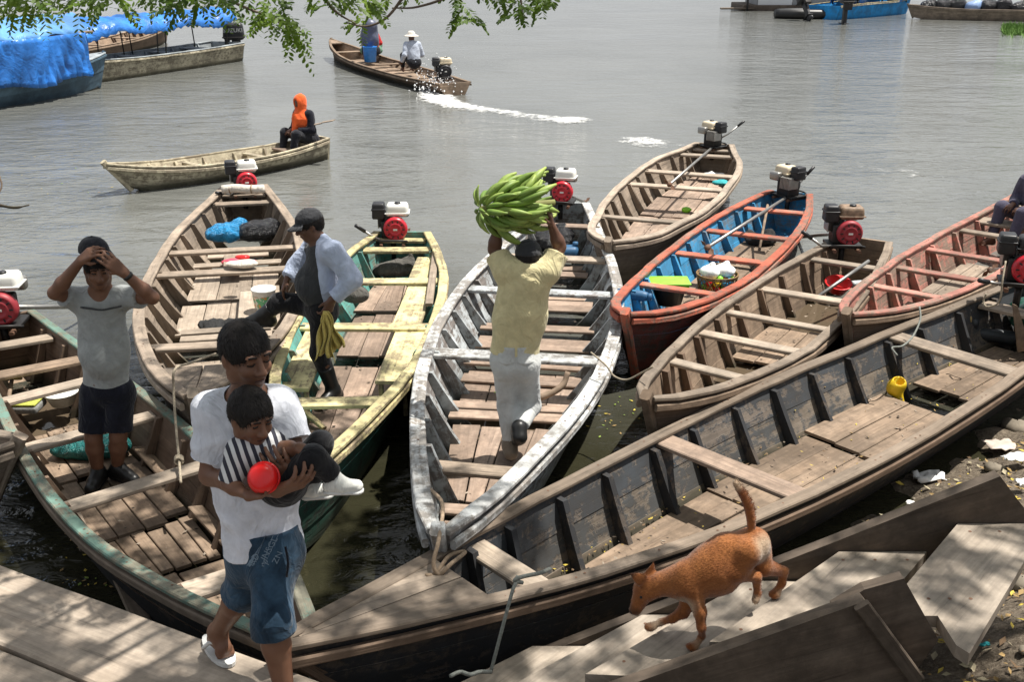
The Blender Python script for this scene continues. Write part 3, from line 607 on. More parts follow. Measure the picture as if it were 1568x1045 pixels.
# prop stick and pieces of timber in the boats
# ================================================================ soft bodies: distance fields meshed into one skin
class Soft:
    def __init__(s): s.p = []
    def _add(s, fn, lo, hi, k, op='add', cuts=()): s.p.append((fn, np.array(lo, float), np.array(hi, float), k, op, cuts)); return s
    def cone(s, a, b, ra, rb, k=.02, op='add', cuts=(), flat=None, cut_end=False):
        a = np.array(a, float); b = np.array(b, float); ba = b - a; L2 = max(1e-9, ba @ ba); m = max(ra, rb)
        if cut_end: cuts = tuple(cuts) + ((b, ba / math.sqrt(L2)),)
        fl = None
        if flat is not None: fl = (np.array(flat[0], float), flat[1])
        def fn(x, y, z):
            px, py, pz = x - a[0], y - a[1], z - a[2]
            h = np.clip((px * ba[0] + py * ba[1] + pz * ba[2]) / L2, 0, 1)
            qx, qy, qz = px - h * ba[0], py - h * ba[1], pz - h * ba[2]
            if fl is not None:
                n, f = fl; d = (qx * n[0] + qy * n[1] + qz * n[2]) * (1 / f - 1); qx, qy, qz = qx + d * n[0], qy + d * n[1], qz + d * n[2]
                return (np.sqrt(qx * qx + qy * qy + qz * qz) - (ra + (rb - ra) * h)) * (f if f < 1 else 1)
            return np.sqrt(qx * qx + qy * qy + qz * qz) - (ra + (rb - ra) * h)
        mm = m * (fl[1] if fl and fl[1] > 1 else 1)
        return s._add(fn, np.minimum(a, b) - mm, np.maximum(a, b) + mm, k, op, cuts)
    def ell(s, c, r, ax=None, k=.02, op='add', cuts=()):
        c = np.array(c, float); r = np.array(r, float); A = np.eye(3) if ax is None else np.array([list(v) for v in ax], float)
        def fn(x, y, z):
            px, py, pz = x - c[0], y - c[1], z - c[2]
            u = [A[i, 0] * px + A[i, 1] * py + A[i, 2] * pz for i in range(3)]
            k0 = np.sqrt(sum((u[i] / r[i]) ** 2 for i in range(3))); k1 = np.sqrt(sum((u[i] / r[i] ** 2) ** 2 for i in range(3)))
            return k0 * (k0 - 1) / np.maximum(k1, 1e-6)
        return s._add(fn, c - r.max(), c + r.max(), k, op, cuts)
    def build(s, name, res, mat, parent, origin, fold=0, fs=18, seed=0, cuts=(), uv=False, rough=0):
        add = [p for p in s.p if p[4] == 'add']
        lo = np.min([p[1] for p in add], axis=0) - 3 * res - .01; hi = np.max([p[2] for p in add], axis=0) + 3 * res + .01
        n = np.ceil((hi - lo) / res).astype(int) + 1; D = np.full(n, .2, np.float32)
        g = [lo[i] + res * np.arange(n[i]) for i in range(3)]
        for fn, a, b, k, op, cc in s.p:
            i0 = np.maximum(0, np.floor((a - k - 2 * res - lo) / res).astype(int)); i1 = np.minimum(n, np.ceil((b + k + 2 * res - lo) / res).astype(int) + 1)
            if np.any(i1 <= i0): continue
            sl = tuple(slice(i0[i], i1[i]) for i in range(3))
            x = g[0][sl[0]][:, None, None]; y = g[1][sl[1]][None, :, None]; z = g[2][sl[2]][None, None, :]
            d = fn(x, y, z)
            for (pt, nn) in cc: d = np.maximum(d, (x - pt[0]) * nn[0] + (y - pt[1]) * nn[1] + (z - pt[2]) * nn[2])
            cur = D[sl]
            if op == 'add':
                if k > 0: h = np.clip(.5 + .5 * (d - cur) / k, 0, 1); D[sl] = d + (cur - d) * h - k * h * (1 - h)
                else: D[sl] = np.minimum(cur, d)
            else:
                if k > 0: dd = -d; h = np.clip(.5 - .5 * (dd - cur) / k, 0, 1); D[sl] = dd + (cur - dd) * h + k * h * (1 - h)
                else: D[sl] = np.maximum(cur, -d)
        for (pt, nn) in cuts:
            D = np.maximum(D, (g[0][:, None, None] - pt[0]) * nn[0] + (g[1][None, :, None] - pt[1]) * nn[1] + (g[2][None, None, :] - pt[2]) * nn[2])
        V, F = nets(D, lo, res)
        if fold or rough:
            nr = vnormals(V, F); r = np.random.RandomState(seed); dsp = np.zeros(len(V))
            for q in range(7):
                kv = r.randn(3); kv = kv / np.linalg.norm(kv) * fs * (.6 + q * .35); ph = r.rand() * 6.28
                warp = np.sin(V @ (r.randn(3) * fs * .4) + r.rand() * 6) * 1.3
                dsp += (.4 * np.sin(V @ kv + ph + warp) + .6 * (1 - 2.2 * np.abs(np.sin(.5 * (V @ kv) + ph + warp)))) / (1 + q * .35)
            V = V + nr * (dsp * fold / 2.2)[:, None]
            if rough: V = V + nr * ((r.rand(len(V)) - .5) * rough)[:, None]
        V = V - np.array(origin)
        o = mesh_np(name, V, F, mat, parent); return o
def vnormals(V, F):
    n = np.cross(V[F[:, 2]] - V[F[:, 0]], V[F[:, 3]] - V[F[:, 1]]); N_ = np.zeros_like(V)
    for i in range(4): np.add.at(N_, F[:, i], n)
    return N_ / np.maximum(np.linalg.norm(N_, axis=1), 1e-9)[:, None]
def mesh_np(name, V, F, mat, parent):
    me = bpy.data.meshes.new(name); me.vertices.add(len(V)); me.vertices.foreach_set('co', V.astype(np.float32).ravel())
    me.loops.add(F.size); me.loops.foreach_set('vertex_index', F.astype(np.int32).ravel()); me.polygons.add(len(F))
    me.polygons.foreach_set('loop_start', np.arange(0, F.size, 4, dtype=np.int32)); me.polygons.foreach_set('loop_total', np.full(len(F), 4, np.int32))
    me.polygons.foreach_set('use_smooth', np.ones(len(F), bool)); me.materials.append(mat); me.update(calc_edges=True); me.validate()
    return link(name, me, parent)
def nets(D, lo, res):
    S = D < 0; n = np.array(D.shape)
    c8 = [(i, j, k) for i in (0, 1) for j in (0, 1) for k in (0, 1)]
    cnt = sum(S[i:n[0] - 1 + i, j:n[1] - 1 + j, k:n[2] - 1 + k].astype(np.int8) for i, j, k in c8)
    act = (cnt > 0) & (cnt < 8); ac = np.argwhere(act); idx = np.full(act.shape, -1, np.int64); idx[act] = np.arange(len(ac))
    v = {c: D[ac[:, 0] + c[0], ac[:, 1] + c[1], ac[:, 2] + c[2]] for c in c8}
    acc = np.zeros((len(ac), 3)); m = np.zeros(len(ac))
    for c0 in c8:
        for ax in range(3):
            if c0[ax]: continue
            c1 = list(c0); c1[ax] = 1; c1 = tuple(c1); a, b = v[c0], v[c1]; x = (a < 0) != (b < 0); den = np.where(x, a - b, 1); t = np.where(x, a / den, 0)
            p = np.array(c0, float)[None, :] + t[:, None] * (np.array(c1, float) - np.array(c0, float))[None, :]; acc += p * x[:, None]; m += x
    V = (ac + acc / m[:, None]) * res + lo; Fs = []
    for ax in range(3):
        o1, o2 = [(1, 2), (2, 0), (0, 1)][ax]
        s0 = [slice(None)] * 3; s1 = [slice(None)] * 3; s0[ax] = slice(0, -1); s1[ax] = slice(1, None)
        a, b = S[tuple(s0)], S[tuple(s1)]; e = np.argwhere(a != b); e = e[(e[:, o1] > 0) & (e[:, o2] > 0) & (e[:, o1] < n[o1] - 1) & (e[:, o2] < n[o2] - 1)]
        q = []
        for d1, d2 in ((1, 1), (0, 1), (0, 0), (1, 0)):
            c = e.copy(); c[:, o1] -= d1; c[:, o2] -= d2; q.append(idx[c[:, 0], c[:, 1], c[:, 2]])
        q = np.stack(q, 1); fl = ~a[e[:, 0], e[:, 1], e[:, 2]]; q[fl] = q[fl][:, ::-1]; Fs.append(q)
    F = np.concatenate(Fs); return V, F[(F >= 0).all(1)]

def nv(v): return Vector(v).normalized()
def hand(b, w, d, n, thumb, curl=(.35, .5, .4), sc=1.0, spread=.12):
    """palm and five fingers; w wrist, d hand direction, n direction the palm faces, thumb = +1/-1 side"""
    d = nv(d); n = Vector(n); n = (n - d * n.dot(d)).normalized(); l = d.cross(n).normalized() * thumb   # l points to the thumb side
    kn = [(.033, .088, 1.0), (.011, .094, 1.08), (-.011, .09, 1.0), (-.031, .08, .8)]
    w = Vector(w)
    for (x, y, f) in kn: b.cone(w + l * x * .5 * sc, w + (l * x + d * y) * sc, .018 * sc, .0135 * sc, .012)
    for i, (x, y, f) in enumerate(kn):
        p = w + (l * x + d * y) * sc; a = 0; dd = (d + l * (x / .033) * spread).normalized(); base = dd
        for j, ln in enumerate((.042, .027, .021)):
            a += curl[j] * (1 + .08 * i); q = p + (base * math.cos(a) + n * math.sin(a)) * ln * f * sc
            b.cone(p, q, (.0098 - .001 * j) * sc, (.0092 - .001 * j) * sc, .004); p = q
    p = w + (l * .022 + d * .025 + n * .006) * sc; q = p + (l * .7 + d * .6 + n * .25).normalized() * .042 * sc; r2 = q + (l * .25 + d * .9 + n * .35).normalized() * .034 * sc
    b.cone(p, q, .015 * sc, .0115 * sc, .008); b.cone(q, r2, .011 * sc, .0085 * sc, .004)
def head(b, c, f, u, sc=1.0, mouth=True):
    f = nv(f); u = Vector(u); u = (u - f * u.dot(f)).normalized(); l = u.cross(f).normalized(); c = Vector(c); ax = (l, f, u)
    P = lambda x, y, z: c + (l * x + f * y + u * z) * sc
    E = lambda x, y, z, r, k=.02, op='add': b.ell(P(x, y, z), [q * sc for q in r], ax, k, op)
    E(0, -.012, .035, (.073, .092, .08)); E(0, .02, -.03, (.062, .07, .075), .03); E(0, .052, -.09, (.027, .025, .022), .03)
    for s in (1, -1):
        E(s * .058, .0, -.055, (.016, .03, .04), .03); E(s * .036, .062, -.025, (.024, .022, .022), .02); E(s * .076, -.012, -.004, (.009, .02, .031), .008)
        E(s * .031, .092, .012, (.017, .014, .011), .01, 'sub'); E(s * .031, .073, .012, (.0155, .0145, .0125), .003)
        E(s * .03, .081, .034, (.024, .012, .008), .012); E(s * .013, .096, -.03, (.010, .012, .009), .008)
    b.cone(P(0, .086, .018), P(0, .108, -.026), .009 * sc, .0135 * sc, .01)
    if mouth:
        E(0, .083, -.052, (.024, .011, .0065), .006); E(0, .081, -.065, (.021, .011, .0075), .006)
    return P, ax
def face_bits(parent, origin, c, f, u, sc, hair_mat, closed=False):
    f = nv(f); u = Vector(u); u = (u - f * u.dot(f)).normalized(); l = u.cross(f).normalized(); c = Vector(c)
    P = lambda x, y, z: c + (l * x + f * y + u * z) * sc - Vector(origin)
    V, F, UV = tube_data(spline([P(-.021, .0885, -.0595), P(0, .0955, -.0585), P(.021, .0885, -.0595)], 4), .0022 * sc, 5); mesh('mouth', V, F, LIP, parent, None, True)
    for s in (1, -1):
        pr = [P(s * .014, .094, .034), P(s * .03, .0945, .038), P(s * .044, .086, .034)]; V, F, UV = tube_data(spline(pr, 3), .0038 * sc, 5); mesh('eyebrow', V, F, hair_mat, parent, None, True)
        if closed: V, F, UV = tube_data(spline([P(s * .017, .0855, .008), P(s * .031, .089, .0035), P(s * .046, .081, .007)], 3), .0026 * sc, 5); mesh('eyelid', V, F, hair_mat, parent, None, True)
        else:
            Mx = frame(P(s * .031, .0835, .011), l, u); Mx = Mx @ Matrix.Diagonal((.0135 * sc, .0065 * sc, .0055 * sc, 1)); V, F = lathe_data([(math.sin(a) , -math.cos(a)) for a in np.linspace(.05, 3.09, 7)], 10); mesh('eye', [Mx @ v for v in V], F, EYE, parent, None, True)
LIP = plain('dark_lips', (.06, .022, .018), .5)
EYE = plain('dark_eye', (.012, .008, .006), .25, 0, .1, 10, 0)
HAIR = N('black_hair'); _o = HAIR.coord('Object'); HAIR.col(HAIR.mix(HAIR.noise(HAIR.mapv(_o, (60, 60, 8)), 1, 4, .6), (.005, .004, .004), (.022, .018, .016))); HAIR.set(Roughness=.6, Specular_IOR_Level=.22); HAIR.bump(HAIR.noise(HAIR.mapv(_o, (240, 240, 60)), 1, 3, .6), .3, .006); HAIR = HAIR.m
def hair(parent, origin, c, f, u, sc, mat, low=-.02, thick=.013, fringe=.062, res=.006, seed=1):
    f = nv(f); u = Vector(u); u = (u - f * u.dot(f)).normalized(); l = u.cross(f).normalized(); c = Vector(c); ax = (l, f, u); b = Soft()
    P = lambda x, y, z: c + (l * x + f * y + u * z) * sc
    b.ell(P(0, -.014, .036), [(.073 + thick) * sc, (.092 + thick) * sc, (.08 + thick * 1.3) * sc], ax, .01); b.ell(P(0, -.05, .0), [.07 * sc, .062 * sc, .07 * sc], ax, .02)
    b.ell(P(0, .085, -.045 + (fringe - .062)), [.066 * sc, .085 * sc, .09 * sc], ax, .012, 'sub')
    for s in (1, -1): b.ell(P(s * .082, .0, -.03), [.02 * sc, .028 * sc, .04 * sc], ax, .006, 'sub')
    o = b.build('hair', res, mat, parent, origin, .002, 60, seed, [(P(0, 0, low), -(u * .9 - f * .45).normalized())], rough=.003)
    me = o.data; rs = random.Random(seed); V, F = [], []; nn = len(me.vertices)
    for _ in range(1500):                      # loose strands over the mass of hair
        v = me.vertices[rs.randrange(nn)]; n = Vector(v.normal); d = Vector((0, 0, -1)) + f * .5 + Vector((rs.gauss(0, .35), rs.gauss(0, .35), rs.gauss(0, .25))); d = (d - n * d.dot(n) * .85).normalized(); s = d.cross(n).normalized() * .0022 * sc; p = Vector(v.co); ln = rs.uniform(.012, .03) * sc
        k = len(V); V += [p - s, p + s, p + d * ln + n * rs.uniform(.001, .006)]; F.append((k, k + 1, k + 2))
    tag(mesh('strands', V, F, mat, o), None, None, None, 'stuff'); return o
def cap(parent, origin, c, f, u, sc, mat, brim_mat=None, lift=0.0, res=.007):
    f = nv(f); u = Vector(u); u = (u - f * u.dot(f)).normalized(); l = u.cross(f).normalized(); c = Vector(c); ax = (l, f, u)
    P = lambda x, y, z: c + (l * x + f * y + u * (z + lift)) * sc
    b = Soft(); b.ell(P(0, -.012, .042), [.088 * sc, .108 * sc, .092 * sc], ax, 0); b.ell(P(0, -.012, .02), [.08 * sc, .1 * sc, .07 * sc], ax, .004, 'sub')
    o = b.build('cap', res, mat, parent, origin, .0012, 40, 3, [(P(0, 0, .035), -u)])
    lathe('cap_button', [(.008, 0), (.008, .004), (.002, .007)], mat, o, frame(P(0, -.012, .132) - Vector(origin), l, u), 8)
    V, F = [], []
    for i in range(9):
        a = R(-62 + 124 * i / 8)
        for (rr, dz) in ((1.0, .043), (1.72, .03 - .022 * abs(math.sin(a)))):
            for h in (0, .005): V.append(P(math.sin(a) * .086 * (1 if rr == 1 else 1.12), -.012 + math.cos(a) * .104 * rr, dz + h - (.0 if rr == 1 else .006)) - Vector(origin))
    for i in range(8):
        j = i * 4; F += [(j, j + 4, j + 6, j + 2), (j + 1, j + 3, j + 7, j + 5), (j + 2, j + 6, j + 7, j + 3), (j, j + 1, j + 5, j + 4)]
    mesh('brim', V, F, brim_mat or mat, o, None, True); return o

def torso(b, J, r=1.0, w=.0, hem=None, belly=0, op='add'):
    """trunk between shoulders and pelvis; hem = cut that many metres below the pelvis"""
    lat = (J['sL'] - J['sR']).normalized(); ms = (J['sL'] + J['sR']) / 2; up = (ms - J['p']).normalized(); fr = lat.cross(up).normalized()
    cuts = () if hem is None else ((np.array(J['p'] - up * hem), np.array(-up)),)
    lo = J['p'] - up * ((hem or 0) + .12 if hem is not None else 0)
    b.cone(lo, J['p'] + (ms - J['p']) * .45, (.16 + w) * r, (.15 + w) * r, .04, cuts=cuts, flat=(fr, .7))
    b.cone(J['p'] + (ms - J['p']) * .4, ms - up * .1 * r, (.15 + w) * r, (.158 + w) * r, .06, flat=(fr, .7))
    b.cone(J['sL'] - lat * .02, J['sR'] + lat * .02, (.052 + w) * r, (.052 + w) * r, .07)
    b.cone(ms - up * .02 * r, J['n'], (.085 + w) * r, (.055 + w * .3) * r, .05)
    if belly: b.ell(J['p'] + (ms - J['p']) * .32 + fr * .06 * r, [(.125 + w) * r, (.09 + belly + w) * r, .15 * r], (lat, fr, up), .05)
    return lat, up, fr
def lerp(a, b, t): return a + (b - a) * t
def limbs(b, J, r=1.0, arms=True, legs=True, feet=True):
    for s in 'LR':
        if arms:
            S, E, W_ = J['s' + s], J['e' + s], J['w' + s]
            b.cone(S, E, .05 * r, .04 * r, .02); m = lerp(E, W_, .3); b.cone(E, m, .041 * r, .043 * r, .02); b.cone(m, W_, .042 * r, .027 * r, .02)
        if legs:
            H, K, A = J['h' + s], J['k' + s], J['a' + s]
            b.cone(H, K, .08 * r, .054 * r, .03); m = lerp(K, A, .3); b.cone(K, m, .053 * r, .056 * r, .02); b.cone(m, A, .056 * r, .036 * r, .02)
            if feet:
                T = J['t' + s]; d = (T - A); dn = Vector((d.x, d.y, 0)).normalized(); heel = A - dn * .03 * r + Vector((0, 0, -.05 * r))
                b.cone(A, heel, .036 * r, .032 * r, .02); b.cone(A, lerp(A, T, .7), .036 * r, .03 * r, .03); b.cone(heel, lerp(heel, T, .8), .028 * r, .027 * r, .03)
                sd = dn.cross(Vector((0, 0, 1)))
                for i, x in enumerate((-.03, -.012, .004, .018, .03)):
                    ba = lerp(A, T, .72) + sd * x * r + Vector((0, 0, -.018 * r)); b.cone(ba, ba + (T - lerp(A, T, .72)) * (1.05 - .06 * i) , .012 * r, .0105 * r, .008)
def shirt(parent, O, J, mat, sleeve=.55, hem=.08, w=.012, r=1.0, res=.009, long=False, belly=0, fold=.006, seed=1, neck=.062, name='shirt', fs=16, flare=.0, open_front=None):
    b = Soft(); lat, up, fr = torso(b, J, r, w, hem, belly)
    for s in 'LR':
        S, E, W_ = J['s' + s], J['e' + s], J['w' + s]
        if long:
            b.cone(S, E, (.062 + w) * r, (.05 + w) * r, .04); b.cone(E, lerp(E, W_, .9), (.05 + w) * r, (.038 + w) * r, .03, cut_end=True)
        else: b.cone(S, lerp(S, E, sleeve), (.062 + w) * r, (.06 + w + flare) * r, .05, cut_end=True)
    b.ell(J['n'] + fr * .03 * r + up * .015 * r, [neck * r, (neck + .012) * r, .05 * r], (lat, fr, up), .01, 'sub')
    if open_front: b.ell(*open_front)
    return b.build(name, res, mat, parent, O, fold, fs, seed)
def pants(parent, O, J, mat, to=1.0, w=.012, r=1.0, res=.009, fold=.006, seed=2, wide=0, top=.06, name='trousers', toR=None, kk=.04):
    b = Soft(); lat = (J['hL'] - J['hR']).normalized(); ms = (J['sL'] + J['sR']) / 2; up = (ms - J['p']).normalized(); fr = lat.cross(up).normalized()
    b.cone(J['p'] + up * top, J['p'] - up * .05 * r, (.135 + w) * r, (.14 + w) * r, .03, flat=(fr, .78), cuts=((np.array(J['p'] + up * top), np.array(up)),))
    for s in 'LR':
        H, K, A = J['h' + s], J['k' + s], J['a' + s]; t = to if s == 'L' or toR is None else toR
        bk = (H - up * .02 - fr * .03 * r); b.ell(bk, [.095 * r, .1 * r, .11 * r], (lat, fr, up), .04)
        if t <= 1: b.cone(H, lerp(H, K, t), (.088 + w) * r, (.062 + w + wide) * r, kk, cut_end=True)
        else:
            b.cone(H, K, (.088 + w) * r, (.06 + w) * r, .04); b.cone(K, lerp(K, A, t - 1), (.06 + w) * r, (.045 + w + wide) * r, .04, cut_end=True)
    return b.build(name, res, mat, parent, O, fold, fs_pants, seed)
fs_pants = 15
def shoe(parent, O, A, T, mat, sole_mat, r=1.0, boot=0, K=None, res=.009, name='shoe'):
    b = Soft(); d = (T - A); dn = Vector((d.x, d.y, 0)).normalized() if Vector((d.x, d.y, 0)).length > .02 else Vector((0, -1, 0)); lat = dn.cross(Vector((0, 0, 1)))
    heel = A - dn * .04 * r + (T - A).normalized() * 0; heel = Vector((heel.x, heel.y, A.z - .05 * r)); tt = T
    b.cone(heel, tt, .042 * r, .04 * r, .03); b.cone(A, heel, .045 * r, .044 * r, .03); b.cone(A, lerp(A, tt, .6), .046 * r, .042 * r, .03)
    if boot: b.cone(A, lerp(A, K, boot), .05 * r, .062 * r, .03, cut_end=True)
    o = b.build(name, res, mat, parent, O, .001, 30, 5)
    dz = (tt - heel); b2 = Soft(); b2.cone(heel - Vector((0, 0, .028 * r)), tt - Vector((0, 0, .028 * r)), .042 * r, .043 * r, .0, flat=((0, 0, 1), .4)); b2.build('sole', res, sole_mat, o, O)
    return o

SK1 = skin('brown_skin', (.165, .082, .05)); SK2 = skin('dark_brown_skin', (.115, .057, .036)); SK3 = skin('tan_skin', (.30, .165, .10))
CL = dict(tanshoe=cloth('dusty_brown_shoe', (.2, .165, .13)), grey_tee=cloth('heather_grey_jersey', (.3, .315, .31)), black=cloth('black_cloth', (.014, .015, .02), .3), navy=cloth('navy_cloth', (.009, .01, .017), .3), white_tee=cloth('white_jersey', (.62, .64, .7)),
    char=cloth('charcoal_jersey', (.04, .042, .045)), blue_sh=cloth('pale_blue_shirting', (.42, .48, .62)), yel_tee=cloth('pale_yellow_jersey', (.6, .53, .31)), jeans_w=cloth('washed_pale_denim', (.5, .51, .5), .16, 9),
    denim=cloth('blue_denim', (.012, .032, .06), .5, 7, c2=(.04, .085, .14)), cloth_y=cloth('yellow_cloth', (.5, .4, .12)), dpants=cloth('black_trousers', (.012, .012, .014), .3), orange=cloth('orange_scarf', (.75, .12, .03)), cream=cloth('cream_cloth', (.6, .55, .48)),
    red=cloth('red_cloth', (.45, .03, .03)), lav=cloth('grey_blue_shirting', (.4, .44, .52)), dcap=cloth('dark_grey_cap', (.035, .036, .04)), purple=cloth('dusk_purple_cloth', (.07, .065, .1)), hat=cloth('off_white_hat', (.6, .56, .5)))
RUB = plain('black_rubber', (.014, .014, .014), .4, 0, .2, 10, .03, .4); SOLEW = plain('white_sole', (.6, .6, .58), .6); WSHOE = cloth('white_canvas', (.66, .66, .62)); 
def stripes():
    k = N('navy_white_stripes'); w = k.n.new('ShaderNodeTexWave'); w.wave_type = 'BANDS'; w.bands_direction = 'DIAGONAL'; w.inputs['Scale'].default_value = 13; w.inputs['Distortion'].default_value = .8; w.inputs['Detail'].default_value = 1
    mp_ = k.n.new('ShaderNodeMapping'); mp_.inputs['Rotation'].default_value = (0, R(-25), R(20)); k.lk(k.coord('Object'), mp_.inputs[0]); k.lk(mp_.outputs[0], w.inputs['Vector'])
    k.col(k.mix(k.ramp(w.outputs['Fac'], [(.47, 0), (.53, 1)]), (.03, .03, .045), (.62, .62, .62))); k.set(Roughness=.9); return k.m
STR = stripes()
FLOORF = .125
def person(name, loc, label, group=None): return empty(name, loc, 0, label, 'person', group)

# ---------------------------------------------------------------- man in grey, both hands at his cap
def man_grey():
    Y = 6.2; J = dict(p=aty(163, 585, Y), n=aty(153, 446, Y - .02), sR=aty(118, 458, Y), sL=aty(190, 455, Y), eR=aty(84, 449, Y - .12), eL=aty(233, 456, Y - .12), wR=aty(124, 399, Y - .16), wL=aty(190, 418, Y - .19),
        hR=aty(145, 600, Y), hL=aty(182, 598, Y), kR=aty(143, 672, Y - .05), kL=aty(181, 670, Y - .03))
    f0, f1 = atz(150, 722, .21), atz(180, 716, .21); J['aR'] = Vector((f0.x, f0.y, .21)); J['aL'] = Vector((f1.x, f1.y, .21)); J['tR'] = J['aR'] + Vector((.0, -.15, -.05)); J['tL'] = J['aL'] + Vector((.13, -.08, -.05))
    O = Vector((J['p'].x, J['p'].y, FLOORF)); o = person('person', O, 'man in grey T-shirt and black shorts shading his eyes, standing in the green-railed boat')
    c = aty(150, 414, Y - .06); f = Vector((.4, -.88, -.12)); u = Vector((.02, .1, 1))
    b = Soft(); head(b, c, f, u, .98); b.cone(J['n'] - Vector((0, 0, .03)), c + Vector((0, .02, -.05)), .056, .054, .03); torso(b, J, .88); limbs(b, J, 1.0, feet=False)
    hand(b, J['wR'], aty(147, 380, Y - .19) - J['wR'], Vector((.3, .6, -.5)), -1, (.35, .45, .4)); hand(b, J['wL'], aty(163, 396, Y - .21) - J['wL'], Vector((-.2, .9, -.3)), 1, (.2, .3, .2))
    b.build('body', .0085, SK1, o, O); face_bits(o, O, c, f, u, .98, HAIR); hair(o, O, c, f, u, .98, HAIR, res=.008)
    s = shirt(o, O, J, CL['grey_tee'], .62, .1, .018, .86, .0085, belly=.01, seed=4, flare=.008)
    cap(o, O, c, Vector((.75, -.6, -.05)), Vector((-.12, .05, 1)), .98, CL['black'], CL['dcap'], .085)
    pants(o, O, J, CL['navy'], .84, .008, 1.0, .0085, .007, 6, .026, name='shorts', kk=.014, top=.0)
    for k in 'RL': shoe(o, O, J['a' + k], J['t' + k], RUB, RUB)
    wd = (J['wL'] - J['eL']).normalized(); lathe('wristwatch', [(.032, -.011), (.034, 0), (.032, .011)], RUB, o, frame(J['wL'] - wd * .03 - O, wd.orthogonal(), wd), 14)
    # dark line printed across the chest
    lat = (J['sL'] - J['sR']).normalized(); cc = aty(153, 475, Y - .115) - O
    V, F, UV = tube_data(spline([aty(124, 471, Y - .1) - O, aty(140, 473, Y - .135) - O, aty(156, 475, Y - .145) - O, aty(172, 472, Y - .135) - O, aty(186, 469, Y - .105) - O], 4), .007, 6); mesh('chest_band', V, F, CL['char'], s, None, True)
man_grey()

# ---------------------------------------------------------------- man in blue shirt stepping across to the grey boat
def man_blue():
    Y = 7.55; J = dict(p=aty(489, 462, Y), n=aty(488, 366, Y), sL=aty(508, 384, Y - .17), sR=aty(480, 380, Y + .17), eL=aty(540, 428, Y - .2), eR=aty(452, 412, Y + .15), wL=aty(508, 460, Y - .24), wR=aty(440, 427, Y + .08),
        hL=aty(494, 472, Y - .08), hR=aty(484, 468, Y + .08), kR=aty(428, 463, Y + .1), aR=aty(405, 482, Y + .12))
    a = atz(511, 600, .2); J['aL'] = Vector((a.x, a.y, .21)); J['tL'] = J['aL'] + Vector((-.07, -.14, -.045)); J['kL'] = lerp(J['hL'], J['aL'], .5) + Vector((-.06, -.05, 0)); J['tR'] = J['aR'] + Vector((-.13, .0, -.06))
    O = Vector((J['aL'].x, J['aL'].y, FLOORF)); o = person('person', O, 'man in open pale blue shirt and black boots stepping off the yellow boat')
    c = aty(474, 346, Y); f = Vector((-.93, -.3, -.28)); u = Vector((-.15, 0, 1))
    b = Soft(); head(b, c, f, u, 1.0); b.cone(J['n'] - Vector((0, 0, .04)), c + Vector((.03, .0, -.06)), .058, .055, .03); torso(b, J, .85); limbs(b, J, 1.0, feet=False)
    hand(b, J['wL'], Vector((-.35, -.1, -.8)), Vector((-.6, .7, 0)), -1, (.5, .7, .6)); hand(b, J['wR'], Vector((-.4, -.1, -.85)), Vector((.7, .2, -.3)), 1, (.35, .4, .3))
    b.build('body', .009, SK2, o, O); face_bits(o, O, c, f, u, 1.0, HAIR); hair(o, O, c, f, u, 1.0, HAIR, res=.009); cap(o, O, c, f, u, 1.0, CL['dcap'])
    shirt(o, O, J, CL['char'], .15, .05, .008, .96, .009, belly=.05, fold=.003, name='undershirt', seed=9)
    lat = (J['sL'] - J['sR']).normalized(); ms = (J['sL'] + J['sR']) / 2; up = (ms - J['p']).normalized(); fr = lat.cross(up).normalized()
    shirt(o, O, J, CL['blue_sh'], .6, .1, .026, 1.0, .009, long=True, fold=.011, seed=11, open_front=(ms + fr * .2 - up * .25 + lat * .02, [.17, .22, .6], (lat, fr, up), .01, 'sub'))
    pants(o, O, J, CL['dpants'], 1.8, .012, 1.0, .009, .007, 12)
    shoe(o, O, J['aL'], J['tL'], RUB, RUB, 1.05, .62, J['kL'], name='rubber_boot'); shoe(o, O, J['aR'], J['tR'], RUB, RUB, 1.05, .5, J['kR'], name='rubber_boot')
    # cloth hanging from the near hand
    h0 = J['wL'] + Vector((-.04, -.05, -.06)); ob = empty('yellow_cloth', h0, 0, 'crumpled yellow cloth hanging from the hand of the man in blue', 'cloth')
    for q, (dx, dy, ln, ph) in enumerate(((-.03, -.02, .40, 0), (.05, .03, .34, 2))):
        def fn(u, v, dx=dx, dy=dy, ln=ln, ph=ph):
            w_ = .035 + .12 * v ** .7; return Vector((dx * v + (u - .5) * w_ + .012 * math.sin(v * 9 + u * 5 + ph), dy * v + .035 * v ** .5 * math.sin(u * 21 + ph + 2 * v) - .02, -ln * v * (1 - .16 * abs(math.sin(u * 3.1 + ph)))))
        cloth_grid('fold', fn, 36, 14, CL['cloth_y'], ob, .004)
man_blue()

from mathutils.bvhtree import BVHTree
def patch(name, host, c, w, h, mat, off=.005, n=7):
    """a sewn patch that follows the cloth of host, seen along +y"""
    bv = BVHTree.FromPolygons([v.co for v in host.data.vertices], [p.vertices for p in host.data.polygons]); V, F = [], []
    for j in range(n):
        for i in range(n):
            x = (i / (n - 1) - .5) * w; z = (j / (n - 1) - .5) * h + (abs(x) / w * .04 if j == 0 else 0); q = c + Vector((x, 0, z)); r_ = bv.ray_cast(q, Vector((0, 1, 0))); V.append(r_[0] + Vector((0, -off, 0)) if r_[0] else q + Vector((0, .3, 0)))
    for j in range(n - 1):
        for i in range(n - 1): a = j * n + i; F.append((a, a + 1, a + n + 1, a + n))
    o = mesh(name, V, F, mat, host, None, True); md = o.modifiers.new('thick', 'SOLIDIFY'); md.thickness = .006; md.offset = -1; return o
